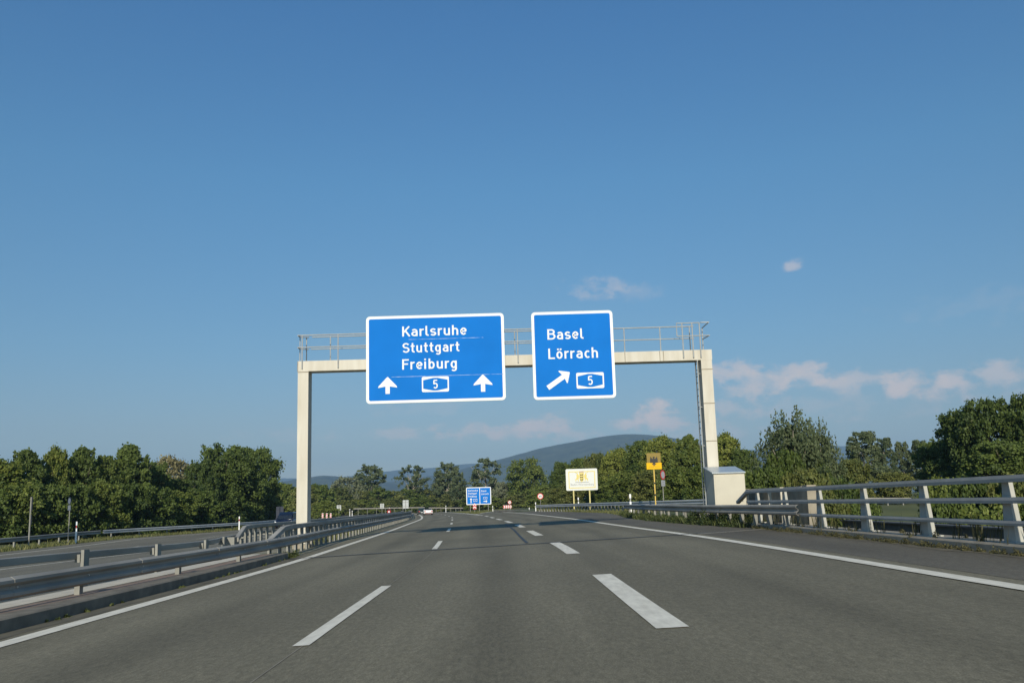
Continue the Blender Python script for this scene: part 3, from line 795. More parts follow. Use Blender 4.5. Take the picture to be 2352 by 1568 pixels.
for s, p0, p1, ct in (('Basel', (493, 388), (857, 376), 107), ('Lörrach', (503, 580), (1005, 566), 107)):
    a, c = Z7(*p0), Z7(*p1)
    word(sr, s, a.x, a.z - .01, ct / 3.92 / 1.102 / FPX * SY, c.x - a.x, yf)
a, c = Z7(497, 868), Z7(712, 713)
L_ = math.hypot(c.x - a.x, c.z - a.z); mx_, mz_ = (a.x + c.x) / 2, (a.z + c.z) / 2
arrow_up(sr, mx_, mz_ - L_ / 2, mz_ + L_ / 2, .62, .2, yf, ang=-math.atan2(c.x - a.x, c.z - a.z))
a, c = Z7(783, 876), Z7(1050, 711); shield(sr, a.x, c.x, a.z, c.z, yf)

# cabinet beside the right gantry post
cb = thing('control_cabinet', (8.1, 32.6, zc(8)), 'cream cabinet with a slanted roof in front of the right gantry post', 'cabinet')
b = MB()
x0, x1, y0, y1 = 7.73, 8.93, 32.55, 33.85
b.add([(x0, y0, 0), (x1, y0, 0), (x1, y1, 0), (x0, y1, 0), (x0, y0, 2.2), (x1, y0, 2.2), (x1, y1, 2.44), (x0, y1, 2.44)],
      [(0, 3, 2, 1), (4, 5, 6, 7), (0, 1, 5, 4), (1, 2, 6, 5), (2, 3, 7, 6), (3, 0, 4, 7)])
b.build('body', M_CAB, cb)
b = MB()
e = .07
sl_ = .24 / 1.3
p = [(x0 - e, y0 - e, 2.205 - e * sl_), (x1 + e * .4, y0 - e, 2.205 - e * sl_), (x1 + e * .4, y1 + .1, 2.445 + .1 * sl_), (x0 - e, y1 + .1, 2.445 + .1 * sl_)]
b.add([*p, *[(q[0], q[1], q[2] + .045) for q in p]], [(0, 3, 2, 1), (4, 5, 6, 7), (0, 1, 5, 4), (1, 2, 6, 5), (2, 3, 7, 6), (3, 0, 4, 7)])
b.build('roof', M_CABROOF, cb)
b = MB(); b.box(x0 + .06, x1 - .06, y0 - .012, y0 - .002, .32, 2.1); b.build('door', M_CAB, cb)
b = MB(); b.box(x1 - .16, x1 - .12, y0 - .04, y0 - .013, 1.1, 1.28); b.build('handle', M_GALVL, cb)

# ------------------------------------------------------------------ smaller signs
def flat_text(parent, s, x0, x1, z0, h, y, m, name='lettering'):
    cu = bpy.data.curves.new('t', 'FONT'); cu.body = s; cu.size = 1.0
    tmp = bpy.data.objects.new('t', cu); COL.objects.link(tmp)
    dg = bpy.context.evaluated_depsgraph_get(); me = tmp.evaluated_get(dg).to_mesh()
    vs = [tuple(v.co) for v in me.vertices]; fs = [tuple(p.vertices) for p in me.polygons]
    tmp.evaluated_get(dg).to_mesh_clear(); bpy.data.objects.remove(tmp); bpy.data.curves.remove(cu)
    xa, xb = min(v[0] for v in vs), max(v[0] for v in vs); za, zb_ = min(v[1] for v in vs), max(v[1] for v in vs)
    b = MB(); b.add([(x0 + (v[0] - xa) / (xb - xa) * (x1 - x0), y, z0 + (v[1] - za) / (zb_ - za) * h) for v in vs], fs)
    return b.build(name, m, parent)
def poly(parent, pts, y, m, name, sx=1, sz=1, ox=0, oz=0, d=.004):
    b = MB(); b.prism([(ox + px * sx, y - d, oz + pz * sz) for px, pz in pts], (0, d - .001, 0)); return b.build(name, m, parent)

# white state board with coat of arms
BY = 104.0
p0, p1 = A(1299, 1077.5, BY), A(1373.5, 1125.5, BY)
bx0, bx1, bz_0, bz_1 = p0.x, p1.x, p1.z + .06, p0.z + .03
bd = thing('border_board', ((bx0 + bx1) / 2, BY, zc(8)), 'white board with gold frame and coat of arms on two pale yellow posts', 'sign')
b = MB(); b.prism(rrect(bx0, bx1, bz_0, bz_1, .14, BY), (0, .06, 0)); b.build('panel', M_BOARD, bd)
w_, h_ = bx1 - bx0, bz_1 - bz_0
b = MB()
i0, i1, k0, k1 = bx0 + w_ * .085, bx1 - w_ * .075, bz_0 + h_ * .10, bz_1 - h_ * .115
t_ = .10
b.box(i0, i1, BY - .008, BY - .002, k1 - t_, k1); b.box(i0, i1, BY - .008, BY - .002, k0, k0 + t_)
b.box(i0, i0 + t_, BY - .008, BY - .002, k0 + t_ + .001, k1 - t_ - .001); b.box(i1 - t_, i1, BY - .008, BY - .002, k0 + t_ + .001, k1 - t_ - .001)
b.build('gold_frame', M_GOLD, bd)
cxm = bx0 + w_ * .50
em = poly(bd, [(-.17, .38), (.17, .38), (.17, .05), (.12, -.18), (0, -.30), (-.12, -.18), (-.17, .05)], BY - .002, M_GOLD, 'coat_of_arms', 1.7, 1.7, cxm, bz_0 + h_ * .57)
b = MB()
zc0 = bz_0 + h_ * .57
for k in range(3):                              # three striding lions, one above another
    zz = zc0 + .36 - k * .30
    b.prism([(cxm + q[0], BY - .010, zz + q[1]) for q in [(-.19, .0), (-.15, -.02), (-.13, -.08), (-.08, -.08), (-.07, -.01), (.05, -.01), (.06, -.08), (.11, -.08), (.12, .0), (.19, .04), (.2, .1), (.13, .13), (.09, .08), (-.10, .07), (-.16, .12), (-.2, .09)]], (0, .003, 0))
b.build('lion', M_BLACK, em)
b = MB()
for s_ in (-1, 1):                              # stag and griffin holding the shield
    b.prism([(cxm + s_ * q[0], BY - .007, zc0 + q[1]) for q in [(.31, .30), (.42, .46), (.50, .62), (.62, .60), (.56, .44), (.66, .36), (.60, .05), (.78, -.10), (.80, -.34), (.70, -.42), (.68, -.22), (.52, -.16), (.44, -.40), (.36, -.42), (.40, -.16), (.33, .04)]], (0, .003, 0))
    b.tube([(cxm + s_ * .55, BY - .006, zc0 + .60), (cxm + s_ * .82, BY - .006, zc0 + .74)], .025, 5)
b.build('supporter', M_GOLD, em)
b = MB()
for q in (-.22, -.11, 0, .11, .22): b.box(cxm + q - .04, cxm + q + .04, BY - .009, BY - .005, zc0 + .66, zc0 + .84)
b.build('crown', mat('emblem_red_gold', (.45, .27, .16), .6), em)
b = MB(); b.box(cxm - .82, cxm + .86, BY - .007, BY - .003, zc0 - .56, zc0 - .49); b.build('ledge', M_GREYTXT, em)
flat_text(bd, 'Baden-Württemberg', bx0 + w_ * .145, bx1 - w_ * .115, bz_0 + h_ * .19, h_ * .135, BY - .004, M_GREYTXT)
for px in (1318, 1355):
    xx = A(px, 1140, BY).x
    b = MB(); b.tube([(xx, BY + .12, 0), (xx, BY + .12, bz_0 + .3)], .085, 10); b.build('post', M_IVPOST, bd)

# yellow sign with the eagle
EY = 58.0
p0, p1 = A(1483.5, 1041, EY), A(1520, 1077, EY)
ex0, ex1, ez0, ez1 = p0.x, p1.x, p1.z + .01, p0.z + .02
eg = thing('eagle_sign', ((ex0 + ex1) / 2, EY, zc(9.7)), 'yellow sign with a black eagle on a tall thin yellow post', 'sign')
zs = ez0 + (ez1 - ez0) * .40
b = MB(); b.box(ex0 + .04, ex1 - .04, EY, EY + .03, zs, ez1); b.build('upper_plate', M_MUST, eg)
b = MB(); b.box(ex0, ex1, EY - .03, EY + .03, ez0, zs - .002); b.build('lower_plate', M_YEL, eg)
eag = [(0, 1.0), (.06, 1.0), (.10, .94), (.05, .90), (.05, .80), (.12, .76), (.17, .84), (.24, .98), (.30, .99), (.26, .86), (.31, .80), (.32, .62), (.33, .45), (.31, .30), (.26, .40), (.24, .28), (.19, .38), (.16, .27), (.10, .36), (.08, .26), (.16, .20), (.22, .12), (.16, .14), (.12, .10), (.06, .18), (.05, .06), (.10, -.02), (0, 0)]
full = eag + [(-px, pz) for px, pz in eag[::-1][1:-1]]
poly(eg, full, EY - .031, M_BLACK, 'eagle', .82, .62, (ex0 + ex1) / 2, ez0 + (ez1 - ez0) * .22, d=.012)
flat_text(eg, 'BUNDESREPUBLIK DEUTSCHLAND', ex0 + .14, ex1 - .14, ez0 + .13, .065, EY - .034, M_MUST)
xx = (ex0 + ex1) / 2 - .02
b = MB(); b.tube([(xx, EY + .05, 0), (xx, EY + .05, zs + .3)], .042, 10); b.build('post', M_YPOST, eg)
b = MB(); b.tube([(xx, EY + .05, 2.32), (xx, EY + .05, 2.44)], .05, 10); b.tube([(xx, EY + .05, 1.5), (xx, EY + .05, 1.64)], .05, 10); b.tube([(xx, EY + .05, .2), (xx, EY + .05, .85)], .05, 10)
b.build('band', M_TAR, eg)

def round_sign(name, cx, y, zc_, r, z0, label, cat, group=None, rot=0.0, num=None, plate=False, face=None, ringm=None, postm=None):
    o = thing(name, (cx, y, z0), label, cat, group)
    b = MB(); b.disc((cx, y, zc_), r, .02, 28); b.build('ring', ringm or M_RED, o)
    b = MB(); b.disc((cx, y - .004, zc_), r * .74, .003, 28); b.build('face', face or M_WHITE, o)
    if num: word(o, num, cx - r * .46, zc_ - r * .38, r * .76, r * .92, y - .005, m=M_BLACK, sw=.15)
    if plate:
        b = MB(); b.box(cx - r * .78, cx + r * .78, y, y + .02, zc_ - r * 2.35, zc_ - r * 1.12); pl = b.build('plate', face or M_WHITE, o)
        b = MB()
        for k in range(2): b.box(cx - r * .5, cx + r * .5, y - .004, y - .001, zc_ - r * (1.5 + .42 * k), zc_ - r * (1.4 + .42 * k))
        b.build('marking', M_GREYTXT, pl)
    b = MB(); b.tube([(cx, y + .05, z0 - .2), (cx, y + .05, zc_ + r * .7)], .035, 8); b.build('post', postm or M_GALVL, o)
    if rot: o.rotation_euler = (0, 0, rot)
    return o
p = A(1241, 1139, 112); round_sign('speed_sign', p.x, 112, p.z, .40, zc(p.x), 'round red ringed 60 speed limit sign left of the white board', 'road sign', 'speed limit signs', num='60')
p = A(1170.5, 1153, 172); round_sign('speed_sign', p.x, 172, p.z, .38, zc(p.x), 'small distant round speed limit sign above the chevron board', 'road sign', 'speed limit signs', num='60')
p = A(1522.5, 1090, 61); round_sign('prohibition_sign', p.x, 61, p.z, .35, zc(p.x), 'round grey faced sign turned sideways with a plate below, beside the eagle sign', 'road sign', rot=math.radians(52), plate=True, face=mat('dull_sign_face', (.42, .43, .46), .5, var=.1))
p = A(159.5, 1150, 62); round_sign('road_sign', p.x, 62, p.z, .29, -.75, 'thin post with a grey round sign and plate turned away, before the left hedge', 'road sign', rot=math.radians(-40), plate=True, face=mat('blue_grey_sign', (.13, .155, .20), .7, var=.1), ringm=M_BACKD)  # face and plate share one flat blue grey

# tall grey pole in front of the left hedge
p = A(65.5, 1253, 57); pt = A(64, 1141, 57)
o = thing('sign_pole', (p.x, 57, -.75), 'tall grey pole with edge-on sign plates at the far left hedge', 'pole')
b = MB(); b.tube([(p.x, 57, -.85), (p.x, 57, pt.z)], .05, 8); b.build('pole', M_GALVL, o)
b = MB()
for z0_, z1_ in ((pt.z - .95, pt.z - .02), (pt.z - 1.85, pt.z - 1.2)): b.prism([(p.x + .07, 56.95, z0_), (p.x - .16, 57.42, z0_), (p.x - .16, 57.42, z1_), (p.x + .07, 56.95, z1_)], (.03, .015, 0))
b.build('plate', M_BACKD, o)

# far blue direction board
FY = 165.0
p0, p1 = A(1070.5, 1119, FY), A(1128.5, 1157.5, FY)
o = thing('direction_board', ((p0.x + p1.x) / 2, FY, zc(-7)), 'distant blue board on three posts listing Karlsruhe Stuttgart Freiburg and Basel Lörrach', 'road sign')
x0, x1, z0, z1 = p0.x, p1.x, p1.z, p0.z
b = MB(); b.prism(rrect(x0, x1, z0, z1, .2, FY), (0, .06, 0)); b.build('border', M_WHITE, o)
xm = x0 + (x1 - x0) * .545
b = MB(); w = .16
b.prism(rrect(x0 + w, xm - .06, z0 + w, z1 - w, .08, FY - .006), (0, .004, 0)); b.prism(rrect(xm + .06, x1 - w, z0 + w, z1 - w, .08, FY - .006), (0, .004, 0)); b.build('face', M_BLUE, o)
ww_, hh_ = x1 - x0, z1 - z0
for i, s in enumerate(('Karlsruhe', 'Stuttgart', 'Freiburg')):
    word(o, s, x0 + ww_ * .075, z1 - hh_ * (.235 + .165 * i), hh_ * .105, ww_ * (.40, .36, .34)[i], FY - .008)
for i, s in enumerate(('Basel', 'Lörrach')):
    word(o, s, xm + ww_ * .06, z1 - hh_ * (.27 + .17 * i), hh_ * .10, ww_ * (.21, .30)[i], FY - .008)
arrow_up(o, x0 + ww_ * .19, z0 + hh_ * .10, z0 + hh_ * .38, .5, .16, FY - .006)
shield(o, x0 + ww_ * .28, x0 + ww_ * .44, z0 + hh_ * .19, z0 + hh_ * .33, FY - .006)
shield(o, xm + ww_ * .14, xm + ww_ * .30, z0 + hh_ * .31, z0 + hh_ * .43, FY - .006)
arrow_up(o, xm + ww_ * .22, z0 + hh_ * .185 - .38, z0 + hh_ * .185 + .38, .5, .16, FY - .006, ang=-PI / 2)
for px in (1080, 1101, 1121.5):
    xx = A(px, 1160, FY).x; b = MB(); b.tube([(xx, FY + .1, zc(xx) - .2), (xx, FY + .1, z0 + .3)], .07, 8); b.build('post', M_GALVL, o)
# red and white arrow marker at the gore
MY = 150.0
p = A(1090, 1155.3, MY)
o = thing('gore_marker', (p.x, MY, zc(p.x)), 'red and white arrow marker standing before the blue direction board', 'road marker')
zt_, wM = p.z, .62
zb_ = A(1090, 1169, MY).z
b = MB(); b.prism([(p.x - wM / 2, MY, zb_), (p.x + wM / 2, MY, zb_), (p.x + wM / 2, MY, zt_ - .2), (p.x, MY, zt_ + .05), (p.x - wM / 2, MY, zt_ - .2)], (0, .05, 0)); b.build('panel', M_RED, o)
for k in range(2):
    zz = zt_ - .04 - k * .52
    poly(o, [(-.29, -.42), (0, -.16), (.29, -.42), (.29, -.18), (0, .04), (-.29, -.18)], MY - .001, M_WHITE, 'chevron', 1, 1, p.x, zz)
b = MB(); b.tube([(p.x, MY + .08, zc(p.x) - .1), (p.x, MY + .08, zt_ - .4)], .04, 8); b.build('post', M_GALVL, o)
# chevron board
p0, p1 = A(1155.7, 1160, 166), A(1175, 1166.2, 166)
o = thing('chevron_board', ((p0.x + p1.x) / 2, 166, zc(-1)), 'long low board of red and white chevrons at the exit ramp', 'road marker')
b = MB(); b.box(p0.x, p1.x, 166, 166.04, p1.z, p0.z); b.build('panel', M_RED, o)
hh = p0.z - p1.z; n = 4
for k in range(n):
    xx = p0.x + (p1.x - p0.x) * (k + .12) / n; a = (p1.x - p0.x) / n * .5
    poly(o, [(0, 0), (a, 0), (a + hh * .36, hh / 2), (a, hh), (0, hh), (hh * .36, hh / 2)], 165.999, M_WHITE, 'chevron', 1, 1, xx, p1.z)
for xx in (p0.x + .2, p1.x - .2):
    b = MB(); b.tube([(xx, 166.08, zc(xx) - .1), (xx, 166.08, p0.z - .1)], .04, 8); b.build('post', M_GALVL, o)

# grey backs of signs by the far carriageway
def sign_back(px0, px1, py0, py1, Y, label, m=M_BACK, nm='road_sign'):
    a, c = A(px0, py0, Y), A(px1, py1, Y)
    o = thing(nm, ((a.x + c.x) / 2, Y, terrain(a.x, Y)), label, 'road sign', 'signs seen from the back')
    b = MB(); b.prism(rrect(a.x, c.x, c.z, a.z, .06, Y), (0, .03, 0)); b.build('panel', m, o)
    b = MB(); xm = (a.x + c.x) / 2
    for k in (.25, .75):
        z = c.z + (a.z - c.z) * k; b.box(a.x + .05, c.x - .05, Y - .03, Y - .002, z - .03, z + .03)
    b.build('rib', m if m is M_BACKD else M_GALVL, o)
    b = MB(); b.tube([(xm, Y - .06, terrain(xm, Y) - .3), (xm, Y - .06, a.z - .05)], .05, 8); b.build('post', M_GALVL if m is not M_BACKD else M_BACKD, o)
    return o
sign_back(925, 938.5, 1148, 1167, 188, 'largest grey sign back, nearest the bend of the median rail')
sign_back(873, 882, 1156, 1167, 205, 'small grey sign back just left of the motorcycle')
sign_back(773.5, 783.5, 1159.5, 1171, 175, 'grey sign back above the grass right of the striped beacons')
sign_back(634.5, 651, 1163, 1190, 98, 'dark blue sign back behind the oncoming dark blue car', M_BACKD)
# striped beacons
for i, (px, lab) in enumerate(((741, 'leftmost'), (750.5, 'middle'), (759.5, 'rightmost'))):
    Y = 150 + i * 4; a = A(px, 1178, Y)
    zb0 = A(px, 1190.5, Y).z
    o = thing('striped_beacon', (a.x, Y, zb0), lab + ' of three red and white striped beacons right of the left gantry post', 'road marker', 'three striped beacons')
    b = MB(); b.box(a.x - .15, a.x + .15, Y, Y + .05, zb0 + .1, a.z); b.build('panel', M_WHITE, o)
    b = MB(); Hb = a.z - zb0 - .1
    for k in range(3):
        z = zb0 + .1 + Hb * (k + .05) / 3
        b.prism([(a.x - .15, Y - .003, z + Hb * .10), (a.x + .15, Y - .003, z), (a.x + .15, Y - .003, z + Hb * .16), (a.x - .15, Y - .003, z + Hb * .26)], (0, .002, 0))
    b.build('stripe', M_RED, o)
    b = MB(); b.box(a.x - .2, a.x + .2, Y - .15, Y + .2, min(zb0, terrain(a.x, Y)) - .05, zb0 + .09); b.build('foot', M_RUBBER, o)

# delineator posts
def delineator(px, ptop, pbot, Y, label, red=False):
    a = A(px, ptop, Y); zb0 = min(A(px, pbot, Y).z, a.z - .6); z0 = min(terrain(a.x, Y), zb0)
    o = thing('delineator_post', (a.x, Y, z0), label, 'delineator', 'delineator posts along the road')
    b = MB(); zt = a.z; zk = zt - .28
    for z_0, z_1 in ((z0 - .05, zk - .22), (zk, zt)):
        tp = [(-.06, -.05), (.06, -.05), (.06, .02), (0, .06), (-.06, .02)]
        lo = [(a.x + q[0], Y + q[1], z_0) for q in tp]; hi = [(a.x + q[0], Y + q[1], z_1 - (0 if z_1 < zt else (.0 if q[1] < 0 else .08))) for q in tp]
        n = 5; b.add(lo + hi, [tuple(range(n - 1, -1, -1)), tuple(range(n, 2 * n))] + [(i, (i + 1) % n, (i + 1) % n + n, i + n) for i in range(n)])
    b.build('body', M_PLAST, o)
    b = MB(); tp = [(-.061, -.051), (.061, -.051), (.061, .021), (0, .061), (-.061, .021)]
    b.prism([(a.x + q[0], Y + q[1], zk - .219) for q in tp], (0, 0, .218)); b.build('black_band', M_BLACK, o)
    b = MB(); b.box(a.x - .03, a.x + .03, Y - .056, Y - .0525, zk - .2, zk - .02); b.build('reflector', M_RED if red else M_CHROME, o)
    return o
delineator(176.5, 1197, 1216, 63, 'delineator behind the far left rail below the hedge, leftmost of all', True)
delineator(550, 1185.5, 1199, 92, 'delineator by the dark end of the left hedge', True)
delineator(1447, 1134, 1160, 57.3, 'largest delineator, at the start of the weedy right guard rail')
delineator(1328, 1142, 1158, 98, 'delineator under the white board between its posts')
delineator(1230, 1153, 1163, 118, 'delineator just left of the nearer speed limit sign')
delineator(1215.5, 1165, 1173.5, 138, 'low delineator left of the pale curved rail end')
delineator(1131.7, 1161, 1169.5, 160, 'delineator at the right foot of the blue direction board')
delineator(1024, 1160.5, 1167.5, 215, 'delineator on the verge right of the white convertible')
delineator(809, 1172, 1180, 170, 'delineator on the grass strip right of the striped beacons')
delineator(803.5, 1168, 1174, 190, 'tiny delineator behind another on the grass strip')

# ------------------------------------------------------------------ vehicles
def loft(secs):                                # secs: list of rings of equal length
    b = MB(); n = len(secs[0])
    for r in secs: b.v += [tuple(p) for p in r]
    for i in range(len(secs) - 1):
        b.f += [(i * n + k, i * n + (k + 1) % n, (i + 1) * n + (k + 1) % n, (i + 1) * n + k) for k in range(n)]
    b.f += [tuple(range(n - 1, -1, -1)), tuple(range((len(secs) - 1) * n, len(secs) * n))]
    return b
def ring(y, hw, z0, z1, r=.12, n=4):
    pts = []
    for cx, cz, a0 in ((hw - r, z1 - r, 0), (-hw + r, z1 - r, 90), (-hw + r, z0 + r, 180), (hw - r, z0 + r, 270)):
        for k in range(n + 1):
            a = math.radians(a0 + 90 * k / n); pts.append((cx + r * math.cos(a), y, cz + r * math.sin(a)))
    return pts
def place(bm, X, Y, Z, rot):
    c, s = math.cos(rot), math.sin(rot)
    bm.v = [(X + x * c - y * s, Y + x * s + y * c, Z + z) for x, y, z in bm.v]; return bm
def car(name, X, Y, Z, rot, paint, label, lower, house, glassm=M_GLASS, roofm=None, rear_up=True, lampf=None):
    """local +y is the front of the car. lower: (y, half width, z0, z1); house: (y, half width, z0, z1)"""
    o = thing(name, (X, Y, Z), label, 'car')
    P = lambda b: place(b, X, Y, Z, rot)
    P(loft([ring(*q, r=min(.16, (q[3] - q[2]) * .4)) for q in lower])).build('body', paint, o, smooth=True)
    P(loft([ring(*q, r=min(.14, max(.02, (q[3] - q[2]) * .4))) for q in house])).build('cabin', roofm or paint, o, smooth=True)
    yf_, yr_ = lower[-1][0], lower[0][0]
    # windscreen, rear window, side windows as proud panes
    def pane(pts, nm):
        b = MB(); b.add(pts, [(0, 1, 2, 3)]); P(b)
        v = [Vector(q) for q in b.v]; nn = (v[1] - v[0]).cross(v[3] - v[0]).normalized(); b2 = MB(); b2.prism(v, nn * .012); b2.build(nm, glassm, o)
    h = house
    pane([(-h[1][1] + .1, h[1][0] - .02, h[1][3] - .05), (h[1][1] - .1, h[1][0] - .02, h[1][3] - .05), (h[0][1] - .08, h[0][0] - .02, h[0][3] + .03), (-h[0][1] + .08, h[0][0] - .02, h[0][3] + .03)], 'rear_window')
    pane([(-h[-1][1] + .06, h[-1][0] + .02, h[-1][3] + .03), (h[-1][1] - .06, h[-1][0] + .02, h[-1][3] + .03), (h[-2][1] - .1, h[-2][0] + .02, h[-2][3] - .05), (-h[-2][1] + .1, h[-2][0] + .02, h[-2][3] - .05)], 'windscreen')
    for s in (-1, 1):
        zb1 = lower[len(lower) // 2][3]
        q = [(s * (h[1][1] + .012), h[1][0] + .15, h[1][3] - .12), (s * (h[-2][1] + .012), h[-2][0] - .1, h[-2][3] - .12), (s * (h[0][1] + .004), h[-1][0] - .35, zb1 + .05), (s * (h[0][1] + .004), h[0][0] + .35, zb1 + .05)]
        pane(q if s < 0 else q[::-1], 'side_window')
        for yy in (yr_ + .75, yf_ - .8):
            b = MB(); hwm = lower[len(lower) // 2][1]
            ringp = [(s * (hwm - .2), yy + .31 * math.cos(2 * PI * k / 20), .31 + .31 * math.sin(2 * PI * k / 20)) for k in range(20)]
            b.prism(ringp, (s * .21, 0, 0)); wo_ = P(b).build('wheel', M_RUBBER, o)
            b = MB(); b.prism([(s * (hwm + .011), yy + .19 * math.cos(2 * PI * k / 16), .31 + .19 * math.sin(2 * PI * k / 16)) for k in range(16)], (s * .012, 0, 0)); P(b).build('rim', M_CHROME, wo_)
        b = MB(); hwf = lower[-2][1]
        q = lampf or (.30, .18)
        b.prism([(s * (hwf - .06), yf_ - .16, lower[-2][3] - .08), (s * (hwf - .06 - q[0]), yf_ + .015, lower[-1][3] - .06), (s * (hwf - .06 - q[0]), yf_ + .03, lower[-1][3] - .06 - q[1]), (s * (hwf - .04), yf_ - .05, lower[-1][3] - .04 - q[1])], (0, .03, 0)); P(b).build('headlight', M_LAMP, o)
        b = MB(); hwr = lower[0][1]
        b.box(s * (hwr - .02) - (.2 if s > 0 else 0), s * (hwr - .02) + (.2 if s < 0 else 0), yr_ - .03, yr_ + .01, lower[0][3] - .32, lower[0][3] - .1); P(b).build('tail_light', M_TAIL, o)
        b = MB(); b.box(s * (h[-1][1] + .05) - .09, s * (h[-1][1] + .05) + .09, h[-1][0] - .45, h[-1][0] - .33, lower[len(lower) // 2][3], lower[len(lower) // 2][3] + .14); P(b).build('mirror', paint, o)
    for yy, d in ((yr_ - .025, -1), (yf_ + .02, 1)):
        b = MB(); b.box(-.26, .26, yy - .01, yy + .01, .42, .53); P(b).build('number_plate', M_PLAST, o)
    b = MB(); b.box(-lower[0][1] + .06, lower[0][1] - .06, yr_ - .05, yr_ + .02, .24, .40); P(b).build('bumper', M_RUBBER if paint is not MATS.get('white_car_paint') else mat('dark_red_sill', (.16, .03, .03), .5), o)
    return o
PW = mat('white_car_paint', (.85, .85, .82), .3, var=.01)
PB = mat('navy_car_paint', (.007, .012, .030), .25, var=.05)
PD = mat('dark_car_paint', (.03, .045, .04), .3, var=.05)
sedan = [(-2.05, .78, .28, .92), (-1.7, .86, .2, .96), (-.6, .88, .18, .95), (.7, .88, .18, .92), (1.5, .86, .2, .82), (1.95, .76, .28, .70)]
wc = A(983, 1178.6, 165)
car('car', wc.x, 165, zc(wc.x), math.radians(9), PW, 'white car driving away in the left lane at the bend', sedan,
    [(-1.0, .70, .8, .95), (-.7, .66, .8, 1.20), (.0, .63, .8, 1.27), (.6, .66, .8, .96)], roofm=mat('black_soft_top', (.02, .02, .02), .8))
dc = A(971, 1176, 186)
car('car', dc.x - .3, 186, zc(dc.x), math.radians(11), PD, 'dark car half hidden ahead of the white car', sedan,
    [(-1.6, .74, .8, .98), (-.9, .66, .8, 1.42), (.3, .64, .8, 1.44), (1.1, .70, .8, .96)])
mpv = [(-2.1, .82, .28, .98), (-1.7, .89, .2, 1.02), (-.5, .90, .18, 1.0), (.8, .90, .18, .98), (1.6, .88, .22, .90), (2.05, .76, .30, .72)]
bc = A(659, 1200, 86)
car('car', bc.x, 86, zc(bc.x) + .06, math.radians(180 + 4), PB, 'dark blue car coming towards the camera behind the median rails', mpv,
    [(-2.0, .78, .85, 1.06), (-1.7, .70, .85, 1.68), (.35, .68, .85, 1.70), (1.40, .78, .85, 1.0)], lampf=(.32, .17))
# motorcycle and rider
mp_ = A(894.5, 1172, 192); mX, mY, mZ = mp_.x, 192.0, zc(mp_.x)
o = thing('motorcycle', (mX, mY, mZ), 'red motorcycle with a large bright headlight coming towards the camera', 'motorcycle')
for yy in (-.7, .7):
    b = MB(); b.prism([(mX - .07, mY + yy + .31 * math.cos(2 * PI * k / 18), mZ + .31 + .31 * math.sin(2 * PI * k / 18)) for k in range(18)], (.14, 0, 0)); b.build('wheel', M_RUBBER, o)
PR = mat('red_fairing', (.55, .03, .03), .3, var=.03)
b = loft([ring(-.95, .20, .75, 1.02, .08), ring(-.7, .40, .40, 1.22, .14), ring(-.3, .42, .35, 1.15, .14), ring(.3, .24, .45, .85, .1), ring(.95, .14, .7, .9, .05)]); place(b, mX, mY, mZ, 0); b.build('fairing', PR, o, smooth=True)
b = MB(); b.disc((mX + .04, mY - .99, mZ + .90), .19, .06, 20); b.build('headlight', M_LAMP, o)
b = MB(); b.tube([(mX - .42, mY - .25, mZ + 1.15), (mX, mY - .45, mZ + 1.1), (mX + .42, mY - .25, mZ + 1.15)], .025, 8); b.build('handlebar', M_RUBBER, o)
b = MB(); b.box(mX - .16, mX + .16, mY + .1, mY + .85, mZ + .86, mZ + .94); b.build('seat', M_RUBBER, o)
def skin_person(name, joints, edges, m, label):
    me = bpy.data.meshes.new(name); me.from_pydata([j[0] for j in joints], edges, [])
    ob = bpy.data.objects.new(name, me); COL.objects.link(ob)
    md = ob.modifiers.new('skin', 'SKIN'); md.use_smooth_shade = True
    sb = ob.modifiers.new('sub', 'SUBSURF'); sb.levels = 1; sb.render_levels = 1
    for i, j in enumerate(joints):
        me.skin_vertices[0].data[i].radius = (j[1], j[1])
    me.skin_vertices[0].data[0].use_root = True
    me.materials.append(m); ob.location = (mX, mY, mZ); tag(ob, label, 'person'); return ob
J = [((0, .45, .98), .15), ((0, .30, 1.25), .17), ((0, .12, 1.45), .13), ((0, .04, 1.56), .07), ((0, 0, 1.70), .11),
     ((.22, .14, 1.43), .075), ((.36, 0, 1.22), .06), ((.38, -.25, 1.18), .045), ((-.22, .14, 1.43), .075), ((-.36, 0, 1.22), .06), ((-.38, -.25, 1.18), .045),
     ((.2, .1, .86), .10), ((.24, .3, .45), .065), ((-.2, .1, .86), .10), ((-.24, .3, .45), .065)]
rd_ = skin_person('person', J, [(0, 1), (1, 2), (2, 3), (3, 4), (2, 5), (5, 6), (6, 7), (2, 8), (8, 9), (9, 10), (0, 11), (11, 12), (0, 13), (13, 14)], mat('leather_suit', (.10, .03, .03), .5), 'rider in dark leathers and pale helmet on the red motorcycle')
b = MB(); ub = []
for i in range(7):
    t = PI * i / 6
    ub.append([(.15 * math.sin(t) * math.cos(2 * PI * k / 12), .16 * math.sin(t) * math.sin(2 * PI * k / 12), 1.72 + .16 * math.cos(t)) for k in range(12)])
hb = loft(ub); hm = bpy.data.meshes.new('helmet'); hm.from_pydata(hb.v, [], hb.f); hm.materials.append(mat('pale_helmet', (.6, .57, .5), .3)); ho = bpy.data.objects.new('helmet', hm); COL.objects.link(ho); ho.parent = rd_

